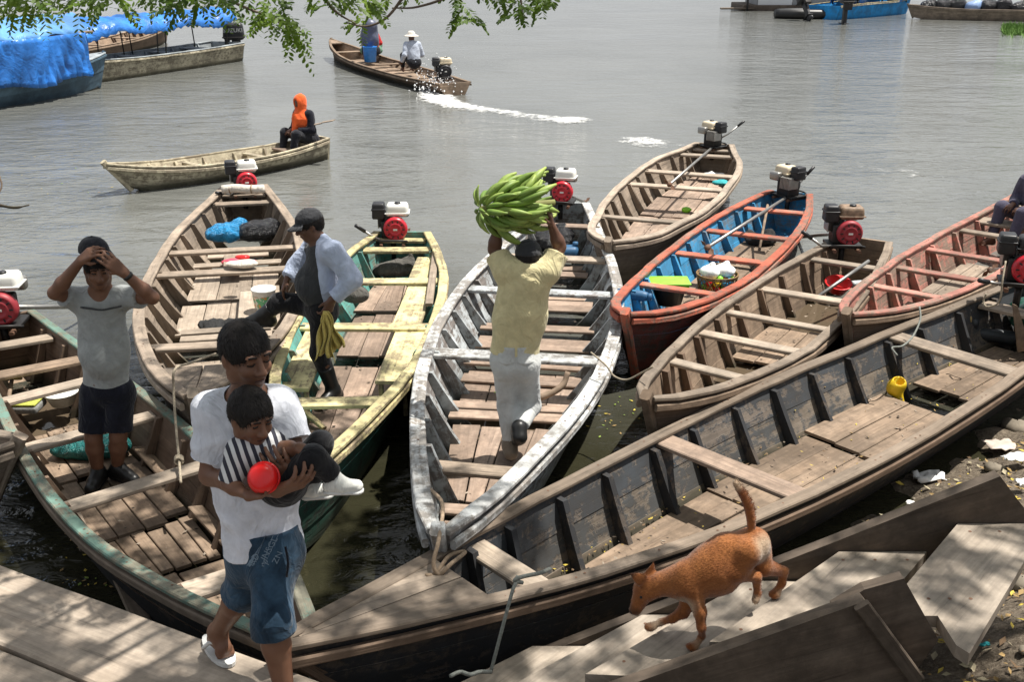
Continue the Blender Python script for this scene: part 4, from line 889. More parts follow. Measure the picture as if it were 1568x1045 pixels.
# ---------------------------------------------------------------- banana carrier seen from behind
def man_yellow():
    Y = 6.5; J = dict(p=aty(789, 532, Y), n=aty(808, 414, Y + .0), sL=aty(772, 412, Y), sR=aty(842, 414, Y), eL=aty(757, 382, Y + .08), eR=aty(857, 378, Y + .08), wL=aty(762, 347, Y + .05), wR=aty(845, 347, Y + .05),
        hL=aty(775, 553, Y), hR=aty(804, 553, Y), kL=aty(777, 622, Y + .06), kR=aty(812, 622, Y + .12), aL=aty(781, 680, Y - .02), aR=aty(795, 655, Y - .12))
    J['tL'] = J['aL'] + Vector((-.02, .15, -.06)); J['tR'] = J['aR'] + Vector((-.01, .1, -.14))
    O = Vector((J['aL'].x, J['aL'].y, .12)); o = person('person', O, 'man in yellow shirt and pale jeans carrying green bananas overhead, back turned')
    c = aty(809, 397, Y + .04); f = Vector((.05, 1, -.1)); u = Vector((0, .05, 1))
    b = Soft(); head(b, c, f, u, .98); b.cone(J['n'] - Vector((0, 0, .05)), c + Vector((0, -.02, -.04)), .06, .056, .03); torso(b, J, .88); limbs(b, J, 1.0, feet=False)
    hand(b, J['wL'], Vector((.05, -.05, 1)), Vector((.9, .1, 0)), -1, (.3, .4, .4)); hand(b, J['wR'], Vector((-.15, -.1, 1)), Vector((-.9, .1, 0)), 1, (.35, .45, .4))
    b.build('body', .009, SK2, o, O); hair(o, O, c, f, u, .98, HAIR, low=-.06, res=.009); cap(o, O, c, f, u, 1.0, CL['dcap'])
    shirt(o, O, J, CL['yel_tee'], .72, .05, .018, .98, .009, belly=.0, fold=.008, seed=21, flare=.012, neck=.05)
    p = pants(o, O, J, CL['jeans_w'], 1.93, .012, 1.0, .009, .008, 22)
    for x in (775, 806):
        patch('back_pocket', p, aty(x, 572, Y - .4) - O, .11, .12, CL['jeans_w'])
    shoe(o, O, J['aL'], J['tL'], CL['tanshoe'], RUB, 1.05); shoe(o, O, J['aR'], J['tR'], RUB, RUB, 1.05)
man_yellow()

# ---------------------------------------------------------------- father and child
def father():
    J = dict(p=aty(402, 825, 3.62), n=aty(379, 603, 3.66), sR=aty(327, 628, 3.64), sL=aty(430, 622, 3.68), eR=aty(322, 728, 3.60), eL=aty(452, 700, 3.58), wR=aty(424, 752, 3.30), wL=aty(455, 738, 3.39),
        hR=aty(385, 842, 3.64), hL=aty(420, 842, 3.6), kL=aty(417, 955, 3.44), kR=aty(374, 903, 3.66), aR=aty(333, 968, 3.80), aL=aty(437, 1066, 3.42))
    J['tR'] = aty(347, 1010, 3.75); J['tR'].z = .622; J['tL'] = J['aL'] + Vector((.07, -.13, -.06))
    O = Vector((J['p'].x, J['p'].y, .57)); o = person('person', O, 'young man in white T-shirt and denim shorts carrying a child along the walkway')
    c = aty(377, 545, 3.58); f = Vector((.7, -.72, -.12)); u = Vector((.02, -.03, 1))
    b = Soft(); head(b, c, f, u, 1.05); b.cone(J['n'] - Vector((0, 0, .04)), c + Vector((-.01, .03, -.06)), .058, .058, .03); torso(b, J, .86); limbs(b, J, 1.0)
    hand(b, J['wR'], aty(464, 738, 3.27) - J['wR'], Vector((.1, .5, .8)), -1, (.35, .5, .4)); hand(b, J['wL'], aty(428, 712, 3.35) - J['wL'], Vector((-.1, .9, .1)), 1, (.2, .35, .3))
    b.build('body', .0065, SK1, o, O); face_bits(o, O, c, f, u, 1.05, HAIR, True); hair(o, O, c, f, u, 1.06, HAIR, thick=.011, fringe=.058, res=.006)
    shirt(o, O, J, CL['white_tee'], .72, .06, .02, .93, .007, fold=.014, seed=31, flare=.014, fs=24, neck=.078)
    sh = pants(o, O, J, CL['denim'], 1.12, .018, 1.0, .007, .007, 32, .026, name='denim_shorts')
    tube('drawstring', spline([aty(437, 838, 3.47) - O, aty(441, 862, 3.46) - O, aty(439, 884, 3.46) - O], 4), .005, CL['navy'], sh, 6)
    # flip-flops
    for A, T, tilt in ((J['aR'], J['tR'], 0), (J['aL'], J['tL'], 0)):
        d = Vector((T.x - A.x, T.y - A.y, 0)).normalized(); sd = d.cross(Vector((0, 0, 1))); ce = Vector((T.x, T.y, .572)) - d * .085 - O; pts = []
        for i in range(20):
            a = 2 * math.pi * i / 20; pts.append(ce + d * math.cos(a) * .135 + sd * math.sin(a) * (.048 + .008 * math.cos(a)))
        fl = prism('flip_flop', pts, (0, 0, .018), SOLEW, o); tp = ce + d * .075 + Vector((0, 0, .025))
        for q in (-1, 1): V, F, UV = tube_data(spline([tp, ce + d * .03 + sd * q * .032 + Vector((0, 0, .085)), ce - d * .045 + sd * q * .048 + Vector((0, 0, .02))], 4), .009, 6); mesh('strap', V, F, SOLEW, fl, None, True)
    # worn white print on the shorts
    from mathutils.bvhtree import BVHTree
    bv = BVHTree.FromPolygons([v.co for v in sh.data.vertices], [p.vertices for p in sh.data.polygons])
    for tx, px, py, s_ in (('BRD', 392, 862, .036), ('JNSGDY', 402, 882, .036), ('ZN', 412, 900, .032)):
        pos = aty(px, py, 3.3) - O; q = text_mesh('lettering', tx, s_, PRINT, sh, frame(pos, (.5, 0, .86), (.0, -1, .0)), 0)
        for v in q.data.vertices:
            h = bv.ray_cast(v.co, Vector((0, 1, 0)));
            if h[0]: v.co = h[0] + Vector((0, -.003, 0))
    return o
PRINT = plain('faded_print', (.16, .22, .28), .8)
father()
def child():
    J = dict(p=aty(432, 738, 3.46), n=aty(386, 674, 3.45), sR=aty(366, 692, 3.38), sL=aty(410, 680, 3.50), eR=aty(350, 742, 3.34), wR=aty(381, 760, 3.27), eL=aty(437, 688, 3.42), wL=aty(458, 686, 3.36),
        hR=aty(440, 742, 3.40), hL=aty(442, 735, 3.5), kR=aty(479, 700, 3.35), kL=aty(491, 678, 3.49), aR=aty(513, 733, 3.38), aL=aty(478, 742, 3.5))
    J['tR'] = aty(546, 745, 3.36); J['tL'] = aty(500, 752, 3.47)
    O = J['p'].copy(); o = person('person', O, 'small child in striped top and black trousers held on the young man\'s arm')
    c = aty(385, 640, 3.42); f = Vector((.66, -.7, -.22)); u = Vector((.1, -.05, 1))
    b = Soft(); head(b, c, f, u, .85); b.cone(J['n'], c + Vector((0, 0, -.05)), .036, .04, .02)
    lat = (J['sL'] - J['sR']).normalized(); b.cone(J['p'], lerp(J['p'], J['n'], .75), .075, .07, .03); limbs(b, J, .62, feet=False)
    hand(b, J['wR'], Vector((.9, -.1, .25)), Vector((.0, -.3, 1)), -1, (.25, .4, .4), .62); hand(b, J['wL'], Vector((.8, -.3, -.2)), Vector((.0, .2, -1)), 1, (.3, .4, .4), .62)
    b.build('body', .0058, SK1, o, O); face_bits(o, O, c, f, u, .85, HAIR); hair(o, O, c, f, u, .86, HAIR, low=-.04, thick=.016, fringe=.07, res=.006)
    s = Soft(); s.cone(lerp(J['p'], J['n'], .08), lerp(J['p'], J['n'], .78), .098, .092, .03); s.cone(J['sL'], J['sR'], .042, .045, .05)
    for q, fr_ in (('R', .95), ('L', .7)): s.cone(J['s' + q], lerp(J['s' + q], J['e' + q], fr_), .05, .046, .03, cut_end=True)
    s.ell(J['n'] + Vector((.01, -.01, .02)), [.045, .045, .035], None, .01, 'sub'); s.build('striped_top', .0065, STR, o, O, .005, 24, 41)
    pt = Soft(); pt.cone(lerp(J['p'], J['n'], .1), J['p'], .098, .1, .03)
    for q in 'LR': pt.cone(J['h' + q], J['k' + q], .066, .047, .02); pt.cone(J['k' + q], lerp(J['k' + q], J['a' + q], .85), .045, .042, .02, cut_end=True)
    pt.build('trousers', .0065, CL['dpants'], o, O, .004, 30, 42)
    for q in 'LR':
        A, T = J['a' + q], J['t' + q]; d = (T - A).normalized(); up = Vector((0, 0, 1)); sb = Soft(); hl = A - Vector((.02, 0, .03)); sb.cone(hl, T, .029, .025, .02); sb.cone(A, lerp(hl, T, .5), .03, .026, .02); so2 = sb.build('shoe', .0065, WSHOE, o, O, .001, 40, 2)
        b2 = Soft(); b2.cone(hl - Vector((0, 0, .022)), T - Vector((0, 0, .018)), .029, .028, 0, flat=((0, 0, 1), .45)); b2.build('sole', .0065, SOLEW, so2, O)
    r = aty(401, 733, 3.26); bo = empty('red_bowl', r, 0, 'round red plastic bowl in the child\'s hand', 'bowl')
    RP = plain('glossy_red_plastic', (.72, .012, .012), .3, 0, .06, 8, .02, .5); Mx = frame((0, 0, 0), (.95, .0, .1), (.15, -.9, .45))
    bw = lathe('bowl', [(.002, .022), (.03, .021), (.044, .014), (.052, -.004), (.055, -.026), (.052, -.026), (.049, -.005), (.04, .008), (.002, .012)], RP, bo, Mx, 28)
    lathe('rim', [(.053, -.03), (.059, -.028), (.059, -.023), (.053, -.021)], RP, bw, Mx, 28)
child()

# ---------------------------------------------------------------- people out on the river
def seated(loc, rz, label, top, low, head_fn, r=1.0, lean=.1, res=.014, arms='lap', sk=SK2):
    o = empty('person', loc, rz, label, 'person'); v = Vector
    J = dict(p=v((0, 0, .12)), n=v((0, -lean - .02, .62)), sL=v((.17, -lean, .55)), sR=v((-.17, -lean, .55)), hL=v((.09, 0, .1)), hR=v((-.09, 0, .1)), kL=v((.16, -.4, .26)), kR=v((-.16, -.4, .26)), aL=v((.14, -.5, -.1)), aR=v((-.14, -.5, -.1)))
    if arms == 'lap': J.update(eL=v((.25, -.12, .3)), eR=v((-.25, -.12, .3)), wL=v((.08, -.32, .3)), wR=v((-.08, -.32, .3)))
    else: J.update(eL=v((.27, .0, .3)), eR=v((-.27, -.1, .28)), wL=v((.3, -.15, .1)), wR=v((-.24, -.32, .22)))
    for q in 'LR': J['t' + q] = J['a' + q] + v((0, -.14, -.05))
    c = v((0, -lean - .05, .75)); f = v((0, -1, -.2)); u = v((0, 0, 1)); O = v((0, 0, 0)); b = Soft(); head(b, c, f, u, 1.0); b.cone(J['n'] - v((0, 0, .05)), c - v((0, 0, .05)), .055, .055, .03); torso(b, J, .85); limbs(b, J)
    for q, s in (('L', 1), ('R', -1)): hand(b, J['w' + q], v((-.3 * s, -1, -.2)), v((0, 0, -1)), s, (.5, .6, .5))
    b.build('body', res, sk, o, O); shirt(o, O, J, top, .6, .05, .02, 1.0, res, long=True, fold=.009, seed=51); pants(o, O, J, low, 1.9, .015, 1.0, res)
    head_fn(o, O, c, f, u); return o
def hood(o, O, c, f, u):
    b = Soft(); b.ell(c + Vector((0, .0, .02)), [.11, .125, .135], None, .02); b.cone(c + Vector((0, .0, -.1)), c + Vector((0, .0, -.26)), .11, .21, .06, flat=((0, 1, 0), .7)); b.cone(c + Vector((0, -.12, -.2)), c + Vector((.02, -.18, -.52)), .06, .05, .04)
    b.ell(c + Vector((0, -.12, -.01)), [.06, .07, .075], None, .01, 'sub'); b.build('headscarf', .012, CL['orange'], o, O, .008, 22, 3)
def bandana(o, O, c, f, u):
    b = Soft(); b.ell(c + Vector((0, .01, .04)), [.1, .115, .1], None, .02); b.cone(c + Vector((0, .08, 0)), c + Vector((0, .12, -.18)), .06, .05, .03); b.build('headscarf', .014, CL['orange'], o, O, .006, 22, 3)
def sunhat(o, O, c, f, u): lathe('sun_hat', [(.002, .15), (.06, .145), (.1, .1), (.105, .06), (.17, .035), (.2, .015), (.2, .008), (.1, .045), (.002, .05)], CL['hat'], o, Matrix.Translation(c), 20)
sp_ = atz(474, 208, .42); seated((sp_.x, sp_.y, .26), R(-42), 'person in a bright orange headscarf sitting on the stern of the pale canoe', CL['navy'], CL['black'], hood, arms='lap').scale = (.98,) * 3
pp = pale_boat.world(.93, -.28, .5); pad = empty('paddle', (pp.x, pp.y, .75), 0, 'wooden paddle lying across the pale canoe beside the orange headscarf', 'paddle'); tube('shaft', [(-.5, .1, -.2), (.05, -.02, -.07)], .014, M['grey'], pad); prism('blade', [(.05, -.06, -.07), (.25, -.1, -.03), (.28, -.0, -.02), (.06, .03, -.065)], (0, 0, .015), M['grey'], pad)
q = motor_boat.world(.72, .05, 0); seated((q.x, q.y, .42), motor_boat.ang + R(90) + R(-180) , 'boatman in white sun hat and pale shirt steering the motoring boat', CL['lav'], CL['black'], sunhat, arms='steer')
q = motor_boat.world(.37, .15, 0); seated((q.x, q.y, .42), motor_boat.ang - R(90), 'passenger in red top bending over in the motoring boat', CL['red'], CL['black'], bandana, lean=.22)
q = motor_boat.world(.41, -.1, 0); bg_ = empty('rain_cover', (q.x, q.y, .42), motor_boat.ang, 'dark grey-blue plastic cover humped beside the red passenger', 'cover'); b = Soft(); b.ell((0, 0, .5), [.3, .28, .42], None, .05); b.ell((.1, 0, .85), [.2, .22, .2], None, .1); b.build('cover', .02, plain('slate_tarp', (.09, .1, .15), .4), bg_, (0, 0, 0), .02, 10, 3)
q = motor_boat.world(.45, -.25, 0); bd = empty('blue_barrel', (q.x, q.y, .3), 0, 'bright blue plastic bucket amid the motoring boat', 'bucket'); lathe('bucket', [(.17, 0), (.2, .4), (.21, .42), (.19, .42), (.16, .04), (.002, .03)], plain('blue_plastic', (.03, .2, .6), .4), bd, None, 16)
q = motor_boat.world(.3, .3, 0); bd = empty('green_bundle', (q.x, q.y, .35), 0, 'green bundle near the bow of the motoring boat', 'bundle'); b = Soft(); b.ell((0, 0, .12), [.35, .25, .18], None, .03); b.ell((.2, .1, .25), [.15, .15, .12], None, .05); b.build('bundle', .02, plain('dull_green_cloth', (.1, .2, .13), .8), bd, (0, 0, 0), .02, 12, 3)

# person cut by the right edge in the salmon boat
q = aty(1566, 372, 11.9); o = seated((q.x + .12, q.y, .36), R(-70), 'person in dark purple clothes sitting at the right edge in the salmon boat', CL['purple'], CL['purple'], lambda *a: hair(a[0], a[1], a[2], a[3], a[4], 1.0, HAIR, res=.012), arms='lap')

# ---------------------------------------------------------------- dog
def dogmat():
    k = N('russet_dog_fur'); ob = k.coord('Object'); n = k.noise(ob, 7, 5, .6, .5); f = k.noise(k.mapv(ob, (70, 160, 160)), 1, 3, .7)
    c = k.mix(k.ramp(n, [(.3, 0), (.7, 1)]), (.22, .068, .017), (.38, .14, .036)); at = k.n.new('ShaderNodeAttribute'); at.attribute_name = 'pale'; ad = k.n.new('ShaderNodeAttribute'); ad.attribute_name = 'dark'
    c = k.mix(k.ramp(k.math('ADD', at.outputs['Fac'], k.math('MULTIPLY', k.math('SUBTRACT', n, .5), .5)), [(.3, 0), (.75, .9)]), c, (.5, .38, .26)); c = k.mix(k.ramp(k.math('ADD', ad.outputs['Fac'], k.math('MULTIPLY', k.math('SUBTRACT', n, .5), .4)), [(.3, 0), (.8, .85)]), c, (.035, .016, .009))        # cream and dusky markings
    c = k.mix(k.math('MULTIPLY', k.ramp(f, [(.35, 0), (.7, 1)]), .45), c, (.12, .04, .014)); k.col(c); k.set(Roughness=.75, Sheen_Weight=.25, Specular_IOR_Level=.2); k.bump(f, .5, .006); return k.m
def dog():
    P = lambda x, y, Y: aty(x, y, Y)
    pf = atz(1069, 993, .69); ff = atz(1005, 965, .69); ph = atz(1195, 915, .85); O = Vector((.9, 3.75, .69))
    o = empty('dog', O, 0, 'russet short-haired dog with raised tail stepping down the plank stair', 'dog'); b = Soft()
    sh, hp = P(1052, 893, 3.73), P(1140, 838, 3.77); ch = P(1066, 905, 3.72)
    b.cone(P(1058, 893, 3.73), P(1096, 873, 3.75), .082, .1, .04, flat=((.3, .95, 0), .82)); b.cone(P(1096, 873, 3.75), P(1132, 846, 3.77), .1, .078, .05, flat=((.3, .95, 0), .82)); b.ell(P(1154, 834, 3.79), [.07, .07, .075], None, .05); b.cone(sh, P(1110, 838, 3.76), .06, .055, .05)
    b.cone(P(1045, 888, 3.74), P(1000, 898, 3.77), .066, .05, .04)                        # neck
    hd = P(988, 903, 3.78); nose = P(970, 935, 3.76)
    b.ell(hd, [.05, .05, .05], None, .03); b.cone(hd, lerp(hd, nose, .5), .044, .03, .02); b.cone(lerp(hd, nose, .4), nose, .03, .02, .015); b.cone(lerp(hd, nose, .3) + Vector((.012, 0, -.02)), nose + Vector((.015, 0, -.012)), .022, .014, .01)
    for (x, y, Y, tx, ty) in ((981, 888, 3.75, 966, 880), (995, 880, 3.80, 1000, 864)):
        e0 = P(x, y, Y); e1 = P(tx, ty, Y - .005); b.cone(e0, e1, .03, .006, .012, flat=((.3, -.9, .2), .5))
    def leg(pts, rs, k=.015):
        for i in range(len(pts) - 1): b.cone(pts[i], pts[i + 1], rs[i], rs[i + 1], k)
    f0 = Vector((pf.x, pf.y, .705)); leg([P(1060, 905, 3.69), P(1072, 938, 3.66), P(1074, 962, 3.64), f0 + Vector((.015, .01, .04)), f0 + Vector((-.02, -.015, .0))], [.044, .027, .018, .0135, .017])
    f1 = Vector((ff.x, ff.y, .71)); leg([P(1058, 912, 3.77), P(1046, 938, 3.78), P(1030, 948, 3.78), f1 + Vector((.02, .0, .02)), f1 + Vector((-.03, -.01, .0))], [.04, .027, .018, .0135, .017])
    leg([P(1140, 848, 3.73), P(1126, 876, 3.70), P(1158, 884, 3.72), P(1160, 910, 3.72), P(1157, 919, 3.71)], [.07, .046, .021, .0145, .018])
    h1 = Vector((ph.x, ph.y, .87)); leg([P(1158, 842, 3.82), P(1168, 868, 3.80), P(1199, 876, 3.84), h1 + Vector((.0, 0, .05)), h1 + Vector((-.03, -.01, .0))], [.066, .042, .021, .015, .018])
    for q_ in (f0, f1, h1): b.ell(q_ + Vector((-.03, -.012, .002)), [.026, .02, .016], None, .012)
    tail = spline([P(1150, 820, 3.78), P(1150, 795, 3.79), P(1143, 768, 3.8), P(1126, 740, 3.8)], 3)
    for i in range(len(tail) - 1): b.cone(tail[i], tail[i + 1], .012 + .007 * math.sin(3.1 * i / 9), .012 + .007 * math.sin(3.1 * (i + 1) / 9), .008)
    bo = b.build('body', .0055, dogmat(), o, O, .001, 30, 7)
    for nm, spots in (('pale', ((f0, .045), (f1, .05), (h1, .045), (P(1157, 919, 3.71), .03), (P(1052, 925, 3.68), .06), (P(1168, 842, 3.74), .075), (nose + Vector((.02, 0, -.03)), .03), (P(1125, 740, 3.8), .05), (P(1085, 915, 3.72), .05))), ('dark', ((nose, .035), (P(1160, 921, 3.71), .018), (P(967, 880, 3.75), .02)))):
        co = np.zeros(len(bo.data.vertices) * 3, np.float32); bo.data.vertices.foreach_get('co', co); co = co.reshape(-1, 3) + np.array(O); val = np.zeros(len(co))
        for (c_, r_) in spots: val = np.maximum(val, np.exp(-(np.linalg.norm(co - np.array(c_), axis=1) / r_) ** 2))
        bo.data.attributes.new(nm, 'FLOAT', 'POINT').data.foreach_set('value', val.astype(np.float32))
    pv = np.zeros(len(bo.data.vertices), np.float32); dv = pv.copy(); bo.data.attributes['pale'].data.foreach_get('value', pv); bo.data.attributes['dark'].data.foreach_get('value', dv); A1, A2 = [], []
    me = bo.data; rs = random.Random(4); V, F = [], []; nvx = len(me.vertices)
    for _ in range(16000):                     # short coat lying back along the body
        vi = rs.randrange(nvx); v = me.vertices[vi]; n = Vector(v.normal); p_ = Vector(v.co); w_ = p_ + O; A1 += [pv[vi]] * 3; A2 += [dv[vi]] * 3
        d = (Vector((.75, .05, .5)) if w_.z > .92 and w_.x > .62 else Vector((.2, 0, -1)) if w_.z < .95 else Vector((.8, 0, .4))); d = d + Vector((rs.gauss(0, .22), rs.gauss(0, .22), rs.gauss(0, .22))); d = (d - n * d.dot(n)).normalized(); s = d.cross(n).normalized() * .0011; ln = rs.uniform(.007, .015) * (1.8 if w_.z > 1.28 else 1)
        k = len(V); V += [p_ - s, p_ + s, p_ + d * ln + n * ln * .22]; F.append((k, k + 1, k + 2))
    co_ = tag(mesh('coat', V, F, me.materials[0], bo), None, None, None, 'stuff'); co_.data.attributes.new('pale', 'FLOAT', 'POINT').data.foreach_set('value', np.array(A1, np.float32)); co_.data.attributes.new('dark', 'FLOAT', 'POINT').data.foreach_set('value', np.array(A2, np.float32))
    bl = plain('black_nose', (.012, .01, .01), .35); V, F = lathe_data([(math.sin(a) * .012, -math.cos(a) * .01) for a in np.linspace(.05, 3.09, 6)], 8); mesh('nose', [v + nose - O + Vector((-.008, -.006, -.002)) for v in V], F, bl, o, None, True)
    e = lerp(hd, nose, .22) + Vector((-.012, -.043, .012)) - O; V, F = lathe_data([(math.sin(a) * .007, -math.cos(a) * .007) for a in np.linspace(.05, 3.09, 6)], 8); mesh('eye', [v + e for v in V], F, bl, o, None, True)
dog()
# ================================================================ things carried and lying about
PL = dict(dblue=plain('dark_blue_plastic', (.03, .1, .2), .5), red=plain('red_plastic', (.6, .02, .02), .35), white=plain('white_plastic', (.68, .68, .64), .45), yellow=plain('yellow_plastic', (.75, .5, .02), .4), green=plain('lime_plastic', (.25, .62, .04), .4), blue=plain('blue_plastic_deep', (.025, .13, .42), .35),
    teal=film('teal_plastic_film', (.015, .17, .16), .3), blackb=film('black_plastic_film', (.012, .012, .014), .22), blueb=film('blue_plastic_film', (.02, .26, .55), .25), foam=plain('white_foam', (.78, .78, .76), .8), paper=plain('dirty_card', (.5, .42, .36), .9, 0, .3, 6),
    wick=plain('wicker', (.2, .12, .05), .8, 0, .35, 50, .4), net=plain('dark_netting', (.02, .02, .02), .9, 0, .5, 60, .6), sack=cloth('grey_sacking', (.1, .095, .085), .3, 10, .5), stone=plain('bank_stone', (.2, .17, .13), .9, 0, .4, 5, .5), turqc=plain('turquoise_cloth', (.03, .33, .36), .8))
def thing(name, loc, label, cat, group=None, rz=0): return empty(name, loc, rz, label, cat, group)
def lump(name, part, loc, label, cat, blobs, mat, fold=.01, fs=22, res=.012, seed=1, flatz=None):
    o = thing(name, loc, label, cat); b = Soft()
    for (c, r) in blobs: b.ell(c, r, None, .03)
    b.build(part, res, mat, o, (0, 0, 0), fold, fs, seed); return o

# ---- green banana bunch
def bananas():
    A, B = aty(735, 321, 6.5), aty(838, 311, 6.62); ctr = (A + B) / 2
    o = thing('banana_bunch', ctr, 'big bunch of green bananas held over the head of the man in yellow', 'bananas')
    ax = (B - A).normalized(); u = Vector((0, 0, 1)); u = (u - ax * u.dot(ax)).normalized(); w = ax.cross(u)
    tube('stalk', [A - ctr, (A + B) / 2 - ctr, B - ctr + ax * .05], [.022, .026, .02], plain('banana_stalk', (.2, .2, .07), .7), o)
    k = N('green_banana_skin'); ob = k.coord('Object'); n = k.noise(ob, 16, 4, .6); rd = k.rand()
    c = k.mix(rd, (.15, .23, .04), (.36, .44, .11)); c = k.mix(k.ramp(n, [(.35, 0), (.7, .5)]), c, (.07, .17, .025)); c = k.mix(k.ramp(k.noise(ob, 45, 3, .7), [(.6, 0), (.72, .8)]), c, (.07, .055, .02)); k.col(c); k.set(Roughness=.5, Specular_IOR_Level=.35); BM = k.m
    tipm = plain('banana_tip', (.03, .025, .015), .9)
    def bmesh_(ln, bend, r):
        pts = [Vector((math.sin(bend * t) / bend * ln, 0, (1 - math.cos(bend * t)) / bend * ln)) for t in [i / 9 for i in range(10)]]
        V, F, UV = tube_data(pts, [.007, .009, r * .75, r, r * 1.04, r * 1.02, r * .95, r * .75, .009, .006], 7); me = bpy.data.meshes.new('banana'); me.from_pydata([tuple(v) for v in V], [], F); me.materials.append(BM); me.materials.append(tipm)
        me.polygons.foreach_set('use_smooth', [True] * len(me.polygons)); me.polygons[-1].material_index = 1; me.update(); return me
    mes = [bmesh_(.21, 1.15, .0205), bmesh_(.19, 1.3, .019), bmesh_(.225, 1.0, .021)]
    L = (B - A).length; rows = 8
    for i in range(rows):
        f = i / (rows - 1); s = .0 + .62 * f; nb = 13 if i else 11
        for j in range(nb):
            ph = 2 * math.pi * (j + .5 * (i % 2)) / nb + rnd.uniform(-.14, .14); rad = (u * math.cos(ph) + w * math.sin(ph))
            lean = -.35 if i == 0 else (.05 + rnd.uniform(-.1, .25) if i == 1 else .45 + .5 * f + rnd.uniform(-.2, .3))
            x = (rad + ax * lean).normalized(); z = (ax - x * ax.dot(x)).normalized(); x = (x + Vector((rnd.gauss(0, .16), rnd.gauss(0, .16), rnd.gauss(0, .16)))).normalized(); z = (ax - x * ax.dot(x)).normalized(); z = (z + rad.cross(ax) * rnd.uniform(-.6, .6)).normalized()
            b_ = link('banana', mes[rnd.randrange(3)], o); sc = rnd.uniform(.9, 1.3) * (.62 if i == 0 else (.85 if i == 1 else 1))
            if i >= rows - 2 and math.cos(ph) > .3: x = (x + u * .35).normalized(); z = (z + u * .8).normalized()
            b_.matrix_basis = frame(A - ctr + ax * L * s + rad * (.03 + .03 * (i > 1)), x, z) @ Matrix.Scale(sc, 4)
bananas()

# ---- broad grey boat: bags, bucket, net
g = grey_left
p = g.world(.8, .16, .22); lump('plastic_bag', 'bag', (p.x, p.y, .22), 'crumpled shiny blue plastic bag on the broad grey boat', 'bag', [((0, 0, .08), (.2, .18, .12)), ((.12, .1, .13), (.12, .12, .1)), ((-.14, -.05, .07), (.12, .12, .09))], PL['blueb'], .014, 26, .01, seed=3)
p = g.world(.8, -.2, .22); lump('plastic_bag', 'bag', (p.x, p.y, .2), 'black plastic bag beside the blue bag on the broad grey boat', 'bag', [((0, 0, .1), (.25, .2, .13)), ((.14, .05, .14), (.12, .14, .1)), ((-.1, -.08, .1), (.14, .12, .11))], PL['blackb'], .014, 26, .01, seed=5)
p = g.world(.93, 0, .56); o = thing('cloth_roll', (p.x, p.y, .60), 'pale rolled cloth tied under the motor of the broad grey boat', 'cloth roll'); tube('roll', spline([(-.25, 0, 0), (-.08, 0, .015), (.1, .01, .0), (.27, .0, .01)], 4), .055, CL['cream'], o, 12)
for x in (-.15, .12): lathe('tie', [(.056, -.008), (.06, 0), (.056, .008)], M['rope_b'], o, frame((x, 0, .005), (0, 1, 0), (1, 0, 0)), 14)
p = atz(407, 484, .2); o = thing('plastic_bucket', (p.x, p.y, .235), 'white plastic bucket with orange and green label in the broad grey boat', 'bucket')
bk = lathe('pail', [(.085, 0), (.11, .22), (.116, .225), (.116, .24), (.106, .24), (.08, .01), (.002, .012)], PL['white'], o, None, 24)
def label_m():
    k = N('printed_label'); ob = k.coord('Object'); c = k.mix(k.ramp(k.noise(ob, 14, 2, .5), [(.45, 0), (.5, 1)]), (.65, .25, .06), (.12, .4, .2)); c = k.mix(k.ramp(k.noise(ob, 22, 2, .5), [(.55, 0), (.6, 1)]), c, (.75, .7, .6)); k.col(c); k.set(Roughness=.5); return k.m
V, F = [], []
for i in range(9):
    a = R(-160 + 140 * i / 8)
    for (r_, z_) in ((.0945, .06), (.1075, .18)): V.append((r_ * math.cos(a), r_ * math.sin(a), z_))
for i in range(8): F.append((2 * i, 2 * i + 2, 2 * i + 3, 2 * i + 1))
mesh('label', V, F, label_m(), bk, None, True)
p = g.world(.385, .05, .2); lump('fishing_net', 'net', (p.x, p.y, .14), 'heap of black fishing net on the boards of the broad grey boat', 'net', [((0, 0, .03), (.2, .15, .06)), ((.1, .03, .05), (.1, .1, .06)), ((-.1, .02, .05), (.12, .1, .05))], PL['net'], .018, 60, .012, 7)
p = g.world(.515, -.12, .5); lump('paper_parcel', 'parcel', (p.x, p.y, .475), 'off-white paper parcel on a thwart of the broad grey boat', 'parcel', [((0, 0, .025), (.17, .09, .035)), ((.06, 0, .035), (.09, .07, .03))], CL['cream'], .008, 25, .01, 4)
p = g.world(.53, -.14, .5); lump('red_rag', 'rag', (p.x - .02, p.y + .03, .51), 'small red rag lying on the paper parcel', 'rag', [((0, 0, .02), (.08, .05, .025))], PL['red'], .01, 40, .01, 4)
p = g.world(.655, -.02, .22); lump('pink_bag', 'bag', (p.x, p.y, .2), 'flat pinkish red bag in the middle of the broad grey boat', 'bag', [((0, 0, .03), (.2, .1, .04))], plain('pink_plastic', (.6, .08, .12), .4), .012, 25, .012, 5)
for (u, t0, t1, mm) in ((-.22, .3, .5, 'grey_l'), (.02, .6, .69, 'grey')): board('loose_board', [(t0 * g.L, u, .235), (t1 * g.L, u + .03, .24)], (0, 1, 0), .2, .022, M[mm], g.root)

# ---- yellow boat
p = atz(608, 412, .2); o = lump('grey_sack', 'sack', (p.x, p.y, .12), 'lumpy grey sack under the thwart of the yellow boat', 'sack', [((0, 0, .09), (.2, .14, .09)), ((.15, .05, .2), (.035, .035, .05)), ((.12, .03, .12), (.1, .1, .08)), ((-.14, 0, .07), (.13, .13, .08))], PL['sack'], .018, 26, .01, 4)
p = atz(545, 470, .2); lump('dark_bundle', 'bundle', (p.x, p.y, .25), 'dark grey bundle behind the man in blue', 'bundle', [((0, 0, .08), (.14, .12, .1))], PL['sack'], .012, 18, .012, 6)

